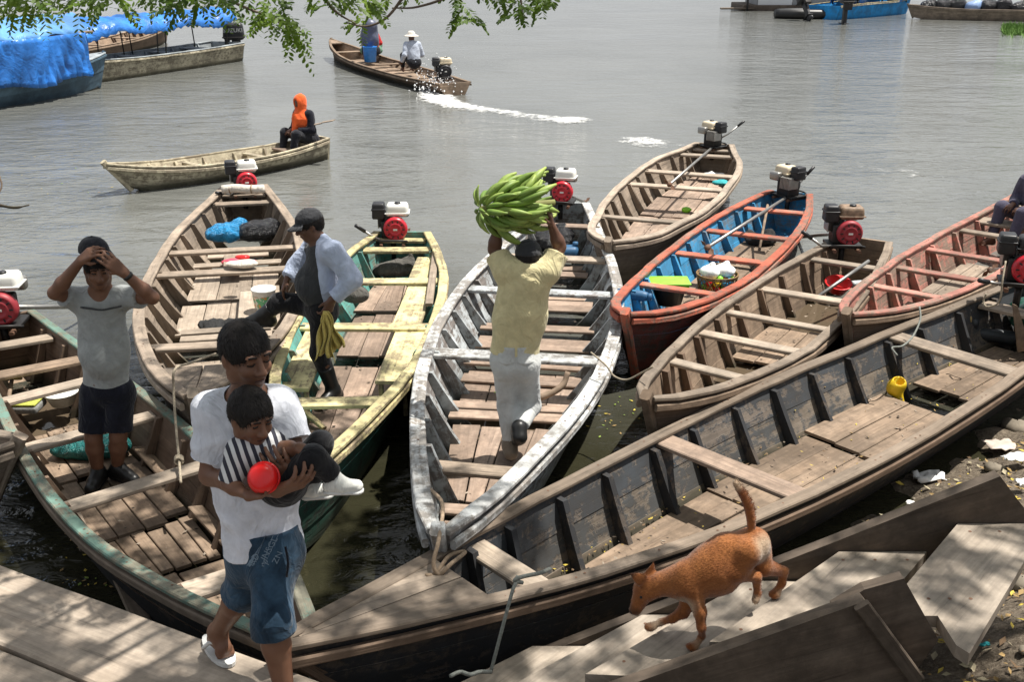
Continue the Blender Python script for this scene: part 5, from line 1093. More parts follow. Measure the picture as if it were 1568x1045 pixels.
# ---- white boat
p = white_boat.world(.83, -.1, .2); o = thing('blue_jerrycan', (p.x, p.y, .19), 'rounded blue container near the motor of the white boat', 'container'); rbox('can', (.24, .2, .18), PL['dblue'], o, .06, (0, 0, .1)); lathe('spout', [(.03, 0), (.03, .05), (.002, .052)], PL['dblue'], o, Matrix.Translation((.08, 0, .18)), 10)
p = white_boat.world(.88, .12, .2); lump('dark_tarpaulin', 'tarpaulin', (p.x, p.y, .25), 'crumpled dark tarpaulin at the stern of the white boat', 'tarpaulin', [((0, 0, .08), (.25, .25, .13)), ((.1, .1, .12), (.16, .16, .12))], PL['blackb'], .02, 40, .01, 6)
p = atz(757, 607, .2); o = thing('spare_bananas', (p.x, p.y, .2), 'few green bananas lying by the feet of the banana carrier', 'bananas')
for i in range(4):
    b_ = link('banana', bpy.data.meshes['banana'], o); b_.matrix_basis = frame((.04 * i, .03 * (i % 2), .03 + .012 * (i % 3)), (1, .5 - .35 * i, .1), (0, 0, 1)) @ Matrix.Scale(.75, 4)
p = atz(850, 592, .3); o = thing('banana_stalk', (p.x, p.y, .2), 'curved bare brown stalk lying in the white boat', 'stalk'); tube('stalk', spline([(-.3, -.1, .02), (-.1, -.06, .04), (.05, 0, .1), (.1, .05, .2)], 5), [.028] * 6 + [.026] * 6 + [.022] * 4, M['brown'], o, 9)

# ---- blue-inside boat: basket, tray, flask
p = atz(1097, 440, .3); o = thing('woven_basket', (p.x, p.y, .13), 'open-weave basket of coloured fruit topped with white bags', 'basket')
V, F = [], []; NB, NR = 18, 7
for dirn in (1, -1):
    for i in range(NB):
        pts = [Vector(((.15 + .05 * (z / .3)) * math.cos(2 * math.pi * i / NB + dirn * z * 3), (.15 + .05 * (z / .3)) * math.sin(2 * math.pi * i / NB + dirn * z * 3), z)) for z in [.3 * q / 6 for q in range(7)]]
        v, f, _ = tube_data(pts, .006, 5); n0 = len(V); V += v; F += [tuple(a + n0 for a in q) for q in f]
tag(mesh('weave', V, F, PL['wick'], o, None, True), None, None, None, 'stuff')
for z_, r_ in ((.0, .15), (.12, .17), (.29, .2), (.31, .203)):
    ring = [Vector((r_ * math.cos(2 * math.pi * i / 24), r_ * math.sin(2 * math.pi * i / 24), z_)) for i in range(25)]; tube('hoop', ring, .009, PL['wick'], o, 6)
fcol = [PL['red'], PL['yellow'], PL['green'], plain('orange_peel', (.65, .2, .02), .5), plain('sky_blue_ball', (.08, .35, .6), .4)]
sph = lathe_data([(math.sin(a) * .04, -math.cos(a) * .04) for a in np.linspace(.04, 3.1, 8)], 10); k_ = 0; fms = []
for m_ in fcol:
    me = bpy.data.meshes.new('fruit'); me.from_pydata([tuple(v) for v in sph[0]], [], sph[1]); me.materials.append(m_); me.polygons.foreach_set('use_smooth', [True] * len(me.polygons)); fms.append(me)
FR = []
for z_, n_, r_ in ((.05, 9, .1), (.12, 10, .115), (.19, 11, .125), (.25, 11, .135), (.27, 5, .06)):
    for i in range(n_):
        a = 2 * math.pi * i / n_ + z_ * 9; f_ = empty('fruit_ball', (p.x + r_ * math.cos(a), p.y + r_ * math.sin(a), .13 + z_), 0) if False else link('fruit', fms[rnd.randrange(5)])
        f_.location = (p.x + r_ * math.cos(a), p.y + r_ * math.sin(a), .13 + z_); ci = fms.index(f_.data); tag(f_, 'round ' + ('red', 'yellow', 'lime green', 'orange', 'sky blue')[ci] + ' fruit packed inside the woven basket', 'fruit', ('red', 'yellow', 'green', 'orange', 'blue')[ci] + ' fruit in the basket')
for (dx, dy, s_) in ((-.08, -.03, 1), (.07, .02, 1.1)): lump('white_bag', 'bag', (p.x + dx, p.y + dy, .44), 'knotted white plastic bag on the left of the basket' if dx < 0 else 'knotted white plastic bag on the right of the basket', 'bag', [((0, 0, .03), (.1 * s_, .1, .07)), ((.02, 0, .09), (.03, .03, .04))], PL['foam'], .01, 30, .01, 3)
p = atz(1024, 446, .32); o = thing('green_tray', (p.x, p.y, .40), 'lime green plastic tray on a black tub in the blue-inside boat', 'tray'); rbox('tray', (.36, .24, .05), PL['green'], o, .012, (0, 0, 0)); rbox('rim', (.39, .27, .012), PL['green'], o, .005, (0, 0, .026))
o = thing('black_tub', (p.x, p.y, .2), 'black tub under the lime green tray', 'tub'); lathe('tub', [(.13, 0), (.17, .17), (.175, .172), (.16, .172), (.12, .02), (.002, .015)], RUB, o, None, 18)
p = atz(968, 455, .45); o = thing('blue_flask', (p.x, p.y, .47), 'dark blue cylinder lying at the bow of the blue-inside boat', 'flask'); lathe('flask', [(.02, -.15), (.045, -.14), (.05, -.1), (.05, .1), (.04, .14), (.03, .15)], PL['dblue'], o, frame((0, 0, 0), (0, 0, 1), (.9, -.35, -.12)), 16); lathe('lid', [(.034, .148), (.034, .18), (.002, .185)], PL['dblue'], o, frame((0, 0, 0), (0, 0, 1), (.9, -.35, -.12)), 14)
p = blue_boat.world(.74, .0, .2); o = thing('wooden_paddle', (p.x, p.y, .3), 'wooden paddle leaning inside the blue-inside boat', 'paddle'); tube('shaft', [(-.1, -.5, -.05), (.2, .5, .25)], .016, M['brown'], o); prism('blade', [(-.16, -.5, -.05), (-.2, -.8, -.13), (-.08, -.84, -.13), (-.04, -.52, -.05)], (0, 0, .02), M['brown'], o)
p = blue_boat.world(.8, .05, .2); lump('old_gear', 'gear', (p.x, p.y, .12), 'heap of dark old gear before the motor of the blue-inside boat', 'gear', [((0, 0, .05), (.2, .12, .08)), ((.12, .1, .1), (.08, .1, .07)), ((-.12, .05, .08), (.07, .09, .08)), ((.02, -.1, .08), (.1, .05, .06))], PL['net'], .016, 30, .012, 9)

# ---- brown boat
p = atz(1283, 432, .25); o = thing('red_basin', (p.x, p.y, .16), 'red plastic basin in the stern of the brown boat', 'basin'); lathe('basin', [(.09, 0), (.13, .09), (.14, .095), (.14, .1), (.125, .1), (.085, .012), (.002, .01)], PL['red'], o, frame((0, 0, 0), (1, 0, 0), (.1, -.3, 1)), 22)
p = atz(1302, 452, .2); lump('blue_cloth', 'cloth', (p.x, p.y, .12), 'scrap of bright blue cloth under the red basin', 'cloth', [((0, 0, .02), (.1, .05, .03))], PL['blueb'], .01, 40, .01, 8)
p0, p1 = atz(1252, 455, .35), aty(1330, 400, 10.0); o = thing('long_pole', p0, 'thin grey pole slanting over the stern of the brown boat', 'pole'); tube('pole', [(0, 0, 0), p1 - p0], .018, M['steel'], o)
p = atz(1318, 428, .25); o = thing('clear_bottle', (p.x, p.y, .2), 'empty plastic bottle beside the red basin', 'bottle'); lathe('bottle', [(.035, -.1), (.04, -.08), (.04, .06), (.015, .1), (.015, .12)], plain('clear_plastic', (.55, .6, .6), .15, 0, .05, 8, 0, .6), o, frame((0, 0, 0), (0, 0, 1), (1, .2, 0)), 12)
def puddle(bt, t0, t1, z):
    V, F = [], []
    for i in range(9):
        t = t0 + (t1 - t0) * i / 8; h = bt.wq(t, (z - bt.zbt(t)) / (bt.zg(t) - bt.zbt(t))) - .02; V += [(t * bt.L, -h, z), (t * bt.L, h, z)]
    for i in range(8): F.append((2 * i, 2 * i + 1, 2 * i + 3, 2 * i + 2))
    mesh('bilge_water', V, F, BILGE, bt.root)
k = N('bilge_water'); k.col((.1, .075, .05)); k.set(Roughness=.03, IOR=1.333); k.bump(k.noise(k.coord('Object'), 9, 2, .5), .1, .01); BILGE = k.m
puddle(brown_boat, .3, .45, .035); puddle(brown_boat, .61, .85, .045); puddle(white_boat, .3, .37, .02); puddle(green_boat, .55, .9, .01); puddle(black_boat, .7, .8, -.02)

# ---- outer grey boat
p = atz(1063, 318, .2); lump('green_scrap', 'scrap', (p.x - .1, p.y, .14), 'small green scrap on the floor of the outer grey boat', 'scrap', [((0, 0, .03), (.07, .05, .04))], PL['green'], .008, 40, .012, 2)
p = atz(1103, 283, .3); lump('turquoise_cloth', 'cloth', (p.x, p.y, .3), 'bright turquoise cloth over a thwart of the outer grey boat', 'cloth', [((0, 0, .03), (.12, .1, .04)), ((.05, .05, .02), (.08, .08, .04))], PL['turqc'], .012, 30, .012, 3)
p = atz(1088, 268, .2); lump('clear_bag', 'bag', (p.x, p.y, .15), 'pale plastic litter under the thwart of the outer grey boat', 'litter', [((0, 0, .04), (.16, .1, .06)), ((.14, .03, .03), (.1, .08, .05))], PL['foam'], .015, 30, .014, 3)

# ---- black boat: cut yellow can, boots, litter
p = atz(1366, 588, .2); o = thing('cut_yellow_can', (p.x, p.y, .12), 'cut-open yellow plastic can used as a bailer in the black boat', 'can'); o.scale = (.8,) * 3; o.rotation_euler = (R(25), R(15), R(40))
b = Soft(); b.ell((0, 0, .09), (.1, .085, .11), None, .01); b.cone((.0, -.05, .05), (.04, -.12, .0), .05, .03, .03); b.ell((-.03, .0, .15), (.055, .05, .09), None, .01, 'sub'); b.cone((-.08, 0, .1), (-.06, .02, .19), .015, .015, .01); b.build('can', .008, PL['yellow'], o, (0, 0, 0), .002, 30, 2); lathe('cap', [(.025, 0), (.025, .03), (.002, .032)], PL['paper'], o, frame((.045, -.13, -.005), (1, 0, 0), (.3, -.9, -.2)), 12)
for i, (px_, py_, dx, dy, lab) in enumerate(((1482, 486, .25, -.15, 'upended rubber boot with tan sole beside a thwart in the black boat'), (1512, 502, .3, -.06, 'rubber boot lying on its side in the black boat, toe to the left'))):
    p = atz(px_, py_ + 8, .2); o = thing('rubber_boot', (p.x, p.y, .2), lab, 'boot', 'boots in the black boat'); b = Soft(); d = Vector((dx, dy, .0)).normalized()
    if i == 0: b.cone((0, 0, .12), (.06, -.05, -.14), .05, .06, .02); b.cone((0, 0, .12), (-.06, -.06, .16), .045, .04, .03)
    else: b.cone((-.12, 0, .0), (.2, -.05, -.03), .055, .065, .02); b.cone((-.14, 0, .02), (-.16, -.06, .12), .045, .04, .03)
    b.build('upper', .009, plain('grey_rubber', (.035, .04, .045), .45), o, (0, 0, 0), .002, 20, 1)
    b = Soft(); q = [(-.04, -.02, .19), (-.1, -.09, .2)] if i == 0 else [(-.2, .0, .02), (-.21, -.06, .15)]; b.cone(q[0], q[1], .042, .04, 0, flat=((0, .0, 1) if i == 0 else (1, 0, 0), .4)); b.build('sole', .009, plain('tan_rubber', (.45, .32, .14), .6), o, (0, 0, 0))
p = atz(1560, 520, .3); o = thing('split_plank', (p.x, p.y, .3), 'pointed split plank standing at the right edge of the black boat', 'plank'); prism('plank', [(-.1, 0, .32), (-.06, 0, .3), (.12, 0, -.1), (.02, 0, -.12)], (0, .03, 0), M['brown'], o)
p = black_boat.world(.965, .05, .3); lump('dark_green_bag', 'bag', (p.x, p.y, .25), 'dark green and black bags at the right edge in the black boat', 'bag', [((0, 0, .12), (.25, .3, .16)), ((.1, -.2, .1), (.18, .18, .14))], plain('dark_green_film', (.01, .06, .04), .25, 0, .4, 9, .4), .02, 16, .014, 5)
for i in range(3):
    t = (.5, .62, .68)[i]

# ---- green-railed boat
p = atz(138, 690, .15); lump('teal_bag', 'bag', (p.x, p.y, .11), 'teal plastic sheet bundled behind the legs of the man in grey', 'bag', [((0, 0, .06), (.24, .12, .08)), ((.14, .03, .07), (.15, .12, .08)), ((-.16, 0, .05), (.12, .1, .06))], PL['teal'], .012, 26, .01, 4)
p = atz(95, 612, .2); o = thing('white_bowl', (p.x, p.y, .16), 'white plastic bowl behind a thwart of the green-railed boat', 'bowl'); lathe('bowl', [(.08, 0), (.125, .1), (.13, .102), (.12, .1), (.075, .012), (.002, .01)], PL['white'], o, None, 20)
p = atz(38, 622, .2); o = thing('sponge_block', (p.x, p.y, .2), 'grey and yellow-green scouring pad at the left of the green-railed boat', 'pad'); rbox('pad', (.26, .2, .06), plain('grey_sponge', (.2, .2, .19), .95, 0, .3, 40, .5), o, .02, (0, 0, .0)); rbox('scrub_side', (.24, .18, .02), plain('lime_sponge', (.4, .42, .08), .95, 0, .3, 60, .5), o, .008, (0, .0, .04))
p = atz(20, 590, .3); o = thing('wooden_bailer', (p.x, p.y, .3), 'short-handled wooden scoop at the left edge of the green-railed boat', 'scoop'); tube('handle', [(0, 0, .05), (.1, -.35, -.05)], .016, M['brown'], o); rbox('cross_grip', (.16, .03, .03), M['brown'], o, .008, (0, 0, .06))
for i in range(5):
    t = .2 + .09 * i; u = -.33 if i % 2 else .36; board('loose_board', [(t * 5.74, u, .14), ((t + .09) * 5.74, u * .9, .2)], (0, 1, .3), .1, .02, M['brown' if i % 2 else 'grey'], green_boat.root)

# ---- ropes
def rope(pts, r, mat, label): P = [Vector(q) for q in pts]; o = thing('rope', P[0], label, 'rope'); tube('strand', [q - P[0] for q in spline(P, 7)], r * .78, M[mat], o, 7); return o
gb = g.world(.015, .0, .72); r1 = rope([aty(330, 542, 7.2), aty(292, 556, 6.6), aty(268, 566, 6.2), aty(266, 600, 6.15), aty(270, 660, 5.95), aty(274, 702, 5.8), aty(277, 740, 5.6)], .011, 'rope', 'pale mooring rope hanging from the broad grey boat\'s bow')
for i in range(3): tube('knot', [aty(274 + 6 * math.cos(a), 703 + 5 * math.sin(a) + 2 * i, 5.8 - .01 * i) - r1.location for a in np.linspace(0, 6.28, 12)], .009, M['rope'], r1, 6)
wb = white_boat.world(0, 0, .72); r2 = rope([white_boat.world(.12, .27, .56), white_boat.world(.08, .2, .62), white_boat.world(.03, .03, .74), aty(672, 826, 4.5), aty(664, 862, 4.4), aty(672, 880, 4.38), aty(690, 865, 4.42), aty(712, 846, 4.6), aty(688, 852, 4.55), aty(668, 878, 4.4), aty(652, 882, 4.36)], .014, 'rope_b', 'brown rope tying the white bow to the black boat')
rope([aty(792, 884, 4.15), aty(790, 893, 4.1), aty(785, 905, 4.05), aty(774, 945, 3.97), aty(762, 990, 3.9), aty(752, 1028, 3.86)], .011, 'rope_g', 'taut grey rope running down from the black boat\'s rail')
rope([aty(842, 872, 4.3), aty(828, 878, 4.2), aty(800, 884, 4.13), aty(788, 890, 4.1), aty(800, 893, 4.12)], .013, 'rope_g', 'loose rope hitch lying over the black boat\'s front thwart')
rope([aty(1000, 562, 6.6), aty(985, 570, 6.7), aty(960, 582, 6.8), aty(940, 576, 6.9), aty(928, 560, 6.95), aty(905, 540, 7.1)], .009, 'rope', 'thin pale rope sagging between the white and brown boats')
rope([aty(1408, 470, 8.0), aty(1409, 490, 7.9), aty(1398, 515, 7.75), aty(1382, 530, 7.6), aty(1366, 533, 7.55), aty(1374, 545, 7.5)], .01, 'rope_g', 'grey-green rope from the salmon boat looped on the black boat\'s thwart')
rope([aty(1510, 450, 8.2), aty(1506, 462, 8.2), aty(1512, 470, 8.15), aty(1530, 462, 8.1), aty(1535, 430, 8.1), aty(1540, 400, 8.2)], .01, 'rope', 'rope looped at the stern of the black boat')
rope([aty(690, 1036, 3.7), aty(705, 1030, 3.75), aty(720, 1034, 3.72), aty(735, 1030, 3.75), aty(752, 1030, 3.8)], .012, 'rope_g', 'frayed rope end at the bottom edge below the black boat')

# ---- litter on the bank
def leaf_litter():
    V, F, MI = [], [], []; r = random.Random(5)
    for i in range(2600):
        x, y = r.uniform(1.5, 3.9), r.uniform(2.6, 7.0); h = bank_h(x, y)
        if h < .02: continue
        a = r.uniform(0, 6.28); l = r.uniform(.008, .035); wd = l * r.uniform(.2, .5); d = Vector((math.cos(a), math.sin(a), r.uniform(-.3, .3))); s_ = Vector((-math.sin(a), math.cos(a), r.uniform(-.3, .3))); c = Vector((x, y, h + .015))
        n0 = len(V); V += [c - d * l, c + s_ * wd, c + d * l, c - s_ * wd + Vector((0, 0, .006))]; F += [(n0, n0 + 1, n0 + 2), (n0, n0 + 2, n0 + 3)]; m_ = r.randrange(4); MI += [m_, m_]
    ms = [plain('dry_leaf', (.3, .2, .08), .8), plain('yellow_leaf', (.5, .38, .06), .7), plain('brown_leaf', (.14, .09, .05), .9), plain('pale_leaf', (.38, .33, .22), .8)]
    tag(mesh('leaf_litter', V, F, ms, None, None, False, MI), 'dry leaves scattered over the mud bank', 'litter', None, 'stuff')
    V, F, MI = [], [], []
    for i in range(260):
        t = r.uniform(.2, .92); sd = r.choice((1, 1, 1, -1)); u = sd * black_boat.w(t) * r.uniform(.62, .86); q = (abs(u) / black_boat.w(t) - .5) / .5; z = black_boat.zbt(t) + .05 + max(0, q) ** 1.18 * (black_boat.zg(t) - black_boat.zbt(t)) + .012
        if r.random() < .4: u = r.uniform(-.3, .3); z = .12
        if r.random() < .6 and u > .2: u = .58 * black_boat.w(t); z = .09
        p_ = black_boat.world(t, u, z); a = r.uniform(0, 6.28); l = r.uniform(.006, .017); n0 = len(V); d = Vector((math.cos(a), math.sin(a), 0)); s_ = Vector((-d.y, d.x, .2)) * .5; V += [p_ - d * l, p_ + s_ * l, p_ + d * l + Vector((0, 0, .006)), p_ - s_ * l]; F.append((n0, n0 + 1, n0 + 2, n0 + 3)); MI.append(r.randrange(3))
    tag(mesh('fallen_leaflets', V, F, ms, None, None, False, MI), 'tiny yellow leaflets fallen into the black boat', 'litter', None, 'stuff')
    V, F, MI = [], [], []
    gl = ms[:2] + [plain('green_leaf_scrap', (.2, .28, .05), .6)]
    for i in range(420):
        if i < 280:
            if i % 7: continue
            p_ = atz(r.gauss(945, 24), r.gauss(640, 30), .008)
        elif i < 340: p_ = atz(r.uniform(90, 190), r.uniform(800, 900), .008)
        else: p_ = atz(r.uniform(20, 200), r.uniform(220, 300), .008)
        a = r.uniform(0, 6.28); l = r.uniform(.006, .022) * (1.4 if i >= 340 else 1); 
        if i >= 340 and i % 6: continue
        n0 = len(V); d = Vector((math.cos(a), math.sin(a), 0)); s_ = Vector((-d.y, d.x, 0)) * .5; V += [p_ - d * l, p_ + s_ * l, p_ + d * l + Vector((0, 0, .003)), p_ - s_ * l]; F.append((n0, n0 + 1, n0 + 2, n0 + 3)); MI.append(r.randrange(3))
    tag(mesh('floating_leaves', V, F, gl, None, None, False, MI), 'leaf scraps floating between the hulls', 'litter', None, 'stuff')
leaf_litter()
def on_bank(px_, py_):
    z = .3
    for _ in range(12): p_ = atz(px_, py_, z); z = bank_h(p_.x, p_.y)
    return Vector((p_.x, p_.y, z))
def crumple(name, part, px_, py_, s_, mat, label, cat, seed, dz=.02):
    p_ = on_bank(px_, py_); o = thing(name, (p_.x, p_.y, p_.z + dz), label, cat); r = random.Random(seed); n_ = 7; V, F = [], []
    for j in range(n_):
        for i in range(n_): V.append(Vector(((i / (n_ - 1) - .5) * s_[0] * (1 + r.uniform(-.1, .1)), (j / (n_ - 1) - .5) * s_[1] * (1 + r.uniform(-.1, .1)), r.uniform(0, s_[2]))))
    for j in range(n_ - 1):
        for i in range(n_ - 1): a = j * n_ + i; F.append((a, a + 1, a + n_ + 1, a + n_))
    ob = mesh(part, V, F, mat, o, None, True); md = ob.modifiers.new('thick', 'SOLIDIFY'); md.thickness = .006; return o
crumple('foam_plate', 'plate', 1420, 738, (.2, .13, .05), PL['foam'], 'broken white foam plate on the mud beside the black boat', 'plate', 3)
crumple('foam_box', 'box', 1553, 716, (.16, .1, .04), PL['foam'], 'white foam lid at the right edge of the bank', 'foam lid', 4, .06)
crumple('card_sheet', 'sheet', 1530, 692, (.2, .16, .02), PL['paper'], 'dirty pink cardboard sheet on the bank at right', 'cardboard', 5, .05)
crumple('paper_scrap', 'paper', 1393, 776, (.05, .04, .02), PL['foam'], 'scrap of white paper by the stair side board', 'paper', 6)
crumple('plastic_scrap', 'scrap', 1562, 752, (.06, .08, .03), PL['foam'], 'white plastic scrap at the far right of the bank', 'plastic', 8, .05)
crumple('teal_strip', 'strip', 1505, 995, (.05, .012, .02), PL['turqc'], 'thin turquoise strip lying beside the stair', 'strip', 9)
r_ = random.Random(11)
for i in range(26):
    if i < 3: px_, py_, s_ = ((1555, 660, .10), (1520, 720, .06), (1562, 900, .07))[i]
    else: px_, py_, s_ = r_.uniform(1360, 1568), r_.uniform(690, 1000), r_.uniform(.012, .03)
    p_ = on_bank(px_, py_); V, F = lathe_data([(math.sin(a) * s_, -math.cos(a) * s_ * .6) for a in np.linspace(.05, 3.09, 6)], 9); V = [v * (1 + .18 * nz3(v.x / s_ * 2 + i, v.y / s_ * 2, i)) for v in V]
    o = mesh('stone', V, F, PL['stone'], None, None, True); o.location = (p_.x, p_.y, p_.z + s_ * .3); tag(o, 'large mossy stone on the bank under the black boat\'s stern' if i == 0 else ('round stone beside the cardboard sheet' if i == 1 else ('brown stone right of the stair' if i == 2 else 'small pebble in the mud of the bank')), 'stone', 'stones on the bank')
# dead branch in the water at left
p = atz(8, 320, .05); o = thing('dead_branch', (p.x, p.y, .05), 'dead branch sticking out of the water at the left edge', 'branch')
tube('stem', spline([(-.7, .1, -.05), (-.2, 0, .06), (.15, -.05, .03), (.35, -.02, .06)], 4), [.03] * 6 + [.02] * 4 + [.01] * 3, M['brown_d'], o, 7); tube('twig', spline([(-.2, 0, .05), (-.1, .2, .25), (-.15, .3, .4)], 3), .012, M['brown_d'], o, 6); tube('twig', spline([(-.35, .03, .03), (-.5, -.3, .1), (-.4, -.5, .06)], 3), .012, M['brown_d'], o, 6)
# ================================================================ far boats, rafts, foam
TARP = film('blue_tarpaulin', (.025, .17, .55), .35, .14); TARPL = film('pale_blue_tarpaulin', (.1, .28, .58), .4, .1)
tarp_boat = Boat('broad slate-blue boat under a blue tarpaulin cabin at the upper left', (-10.45, 27.6), (-16.2, 16.5), [(0, .08), (.06, .4), (.12, .65), (.2, .85), (.4, 1.0), (.7, 1.0), (1, .8)], name='covered_boat', group='boats out on the river',
    zs=(.85, .55, .6), out=M['navy'], inn=M['slate'], cap=M['slate'], rail=M['navy'], rib=M['slate'], thw=M['slate'], flo=M['grey'], ribs=even(.15, .9, 8), thwarts=[(.1, .4)], floors=[(.15, .9, 4)], deck=.1, nst=2, capw=.12)
tb = tarp_boat; rt = tb.root; L = tb.L
def wob(a, b, s): return .025 * math.sin(a * 120 + 3 * math.sin(b * 4 + a * 9)) + .03 * math.sin(a * 17 + s) + .02 * math.sin(a * 41 + b * 7 + s) + .012 * math.sin(a * 83 + b * 5)
t0, t1 = .085, .95
for side in (1, -1):
    def fn(u, v, side=side):
        t = t0 + (t1 - t0) * u; w = tb.w(t) + .13; z = .42 + .06 * math.sin(u * 31) * (1 - v) + 1.05 * v
        return (t * L, side * (w + wob(u * 2.5, v, side) * (1.6 - v)), z)
    cloth_grid('side_curtain', fn, 170, 10, TARP, rt)
def fr_(u, v):
    t = t0 - .005; w = tb.w(t) + .05; return (t * L - .04 + wob(u, v, 2), w * (2 * u - 1), .5 + v * (1.0 + .4 * (1 - abs(2 * u - 1))))
cloth_grid('front_curtain', fr_, 20, 8, TARP, rt)
def roof(u, v):
    t = t0 - .02 + (t1 + .02 - t0) * u; w = tb.w(t) + .12; x = 2 * v - 1; return (t * L, w * x, 1.47 + .42 * (1 - abs(x) ** 1.6) + wob(u * 2, v, 4) * .8)
cloth_grid('roof_tarp', roof, 60, 12, TARPL, rt)
for side in (1, -1): tube('roof_pole', [((t0 - .02) * L, side * (tb.w(t0) + .12), 1.46), (t1 * L, side * (tb.w(t1) + .1), 1.46)], .035, M['grey'], rt)
for t in even(t0, t1, 6):
    for side in (1, -1): tube('post', [(t * L, side * (tb.w(t) - .05), .4), (t * L, side * (tb.w(t) - .02), 1.45)], .025, M['grey'], rt, 6)

cargo = Boat('flat cream-sided boat with blue canopy and black outboard, behind the tarpaulin cabin', (-11.7, 28.2), (-9.0, 34.2), [(0, .55), (.1, .62), (.3, .68), (.6, .7), (1, .66)], name='canopied_boat', group='boats out on the river',
    zs=(.62, .52, .55), kb=.8, rake=.1, out=M['cream'], inn=M['slate'], cap=M['slate'], rail=M['cream'], rib=M['slate'], thw=M['slate'], flo=M['slate'], ribs=even(.1, .9, 10), thwarts=[(.2, .3), (.4, .3), (.6, .3), (.8, .35)], floors=[(.1, .9, 4)], nst=2, stem=False)
L = cargo.L
def can(u, v):
    x = 2 * v - 1; return ((-.15 + u * 1.08) * L, x * .85, 1.42 + .2 * (1 - x * x) - .16 * abs(math.sin(u * 9.4)) * abs(x) ** 2 - .12 * (abs(x) > .95) + wob(u * 1.5, v, 1))
cloth_grid('canopy', can, 70, 12, TARP, cargo.root)
for t in (.08, .42, .47, .88):
    for side in (1, -1): tube('post', [(t * L, side * .62, .45), (t * L, side * .7, 1.42)], .02, M['iron'], cargo.root, 6)
def outboard(loc, rz, label, sc=1.0, text=None, tilt=0):
    o = empty('outboard_motor', loc, rz, label, 'outboard motor', 'outboard motors'); o.scale = (sc,) * 3; o.rotation_euler = (R(tilt), 0, rz)
    c = rbox('cowling', (.36, .55, .42), M['blk_p'], o, .09, (0, 0, .3), .86); rbox('cowl_band', (.37, .56, .03), M['iron'], c, .01, (0, 0, .16))
    rbox('leg', (.12, .22, .75), M['blk_p'], o, .04, (0, .05, -.25)); rbox('gearcase', (.1, .4, .12), M['blk_p'], o, .04, (0, .05, -.62)); rbox('cavitation_plate', (.22, .4, .02), M['blk_p'], o, .006, (0, .1, -.48)); rbox('clamp', (.26, .12, .2), M['iron'], o, .02, (0, -.17, .02))
    for k in range(3):
        a = k * 2.094; prism('propeller_blade', [(.0, .27, -.62), (.12 * math.cos(a), .25, -.62 + .12 * math.sin(a)), (.13 * math.cos(a + .5), .29, -.62 + .13 * math.sin(a + .5)), (.06 * math.cos(a + 1), .29, -.62 + .06 * math.sin(a + 1))], (0, .01, 0), M['steel'], o)
    return o
p = cargo.world(1.0, -.1, .6); outboard((p.x + .1, p.y + .2, .5), R(-80), 'black outboard with white lettering at the end of the canopied boat', 1.25)
text_mesh('lettering', 'SUZUKI', .14, PL['white'], [c for c in bpy.data.objects if c.name.startswith('cowling')][-1], Matrix.Translation((.183, 0, .29)) @ Matrix.Rotation(R(90), 4, 'Z') @ Matrix.Rotation(R(90), 4, 'X'))
skiff = Boat('small brown boat half hidden under the blue canopy', (-13.0, 41), (-13.7, 31), [(0, .08), (.15, .5), (.5, .7), (1, .5)], group='boats out on the river', zs=(.75, .45, .5), out=M['brown_d'], inn=M['brown'], cap=M['brown'], rib=M['brown_d'], thw=M['brown'], flo=M['brown'], ribs=even(.15, .9, 8), thwarts=[(.2, .25), (.35, .25), (.6, .25)], floors=[(.15, .9, 3)], nst=2)
for i in range(5): p = skiff.world(.1 + .05 * i, -.1 + .1 * (i % 3), .5); o = thing('firewood', (p.x, p.y, .6), 'branch of firewood stacked in the bow of the half hidden boat', 'firewood', 'firewood in the boat'); tube('log', [(-.7, -.4 + .2 * i, .05 * i), (.6, .5 - .2 * i, .1 + .06 * i)], .05, M['brown_d'], o, 7)

# upper right: floating house, blue boat, long grey boat
GM = plain('grey_sheet_metal', (.3, .31, .32), .6, .2, .12, 2, .05); WP = plain('white_wall_panel', (.66, .67, .68), .6, 0, .06, 1, .03)
p = atz(1160, 16, 0); hs = empty('floating_house', (p.x, p.y, 0), 0, 'floating house with white and grey panels at the top right', 'house')
rbox('raft', (8.0, 3.5, .35), M['stair_d'], hs, .05, (3.2, 1.7, .12)); board('raft_step', [(-2, .2, .1), (-.2, .1, .12)], (0, 1, 0), .5, .08, M['grey_d'], hs); tube('mooring_post', [(-.6, -.1, -1), (-.6, -.1, 1.6)], .06, M['iron'], hs)
x = 0.0
for i, w_ in enumerate((1.9, .95, .95, .95, .95, .95, .95)):
    rbox('wall_panel', (w_ - .03, .08, 2.3), WP if i == 0 else GM, hs, .01, (x + w_ / 2, .15 + (0 if i else -.03), 1.42)); x += w_
for sx in (0, 7.6): rbox('side_wall', (.08, 3.0, 2.3), GM, hs, .01, (sx, 1.7, 1.42))
rbox('roof', (8.4, 3.8, .08), GM, hs, .02, (3.8, 1.7, 2.62))
p = atz(1240, 28, 0); dk = empty('inflatable_dinghy', (p.x, p.y, 0), 0, 'dark inflatable dinghy in front of the floating house', 'dinghy')
tube('hull_tube', spline([(-1.6, .1, .2), (-.6, -.35, .22), (1.2, -.3, .22), (1.9, .15, .3), (1.2, .6, .22), (-.6, .65, .22), (-1.6, .3, .2)], 6), .24, RUB, dk, 10); rbox('floor', (2.6, .7, .06), RUB, dk, .02, (.2, .15, .12))
p = atz(1232, 18, .4); outboard((p.x, p.y, .75), R(20), 'leaning black outboard on the inflatable dinghy', 1.3, None, -40)
p0, p1 = atz(1272, 31, 0), atz(1388, 20, 0)
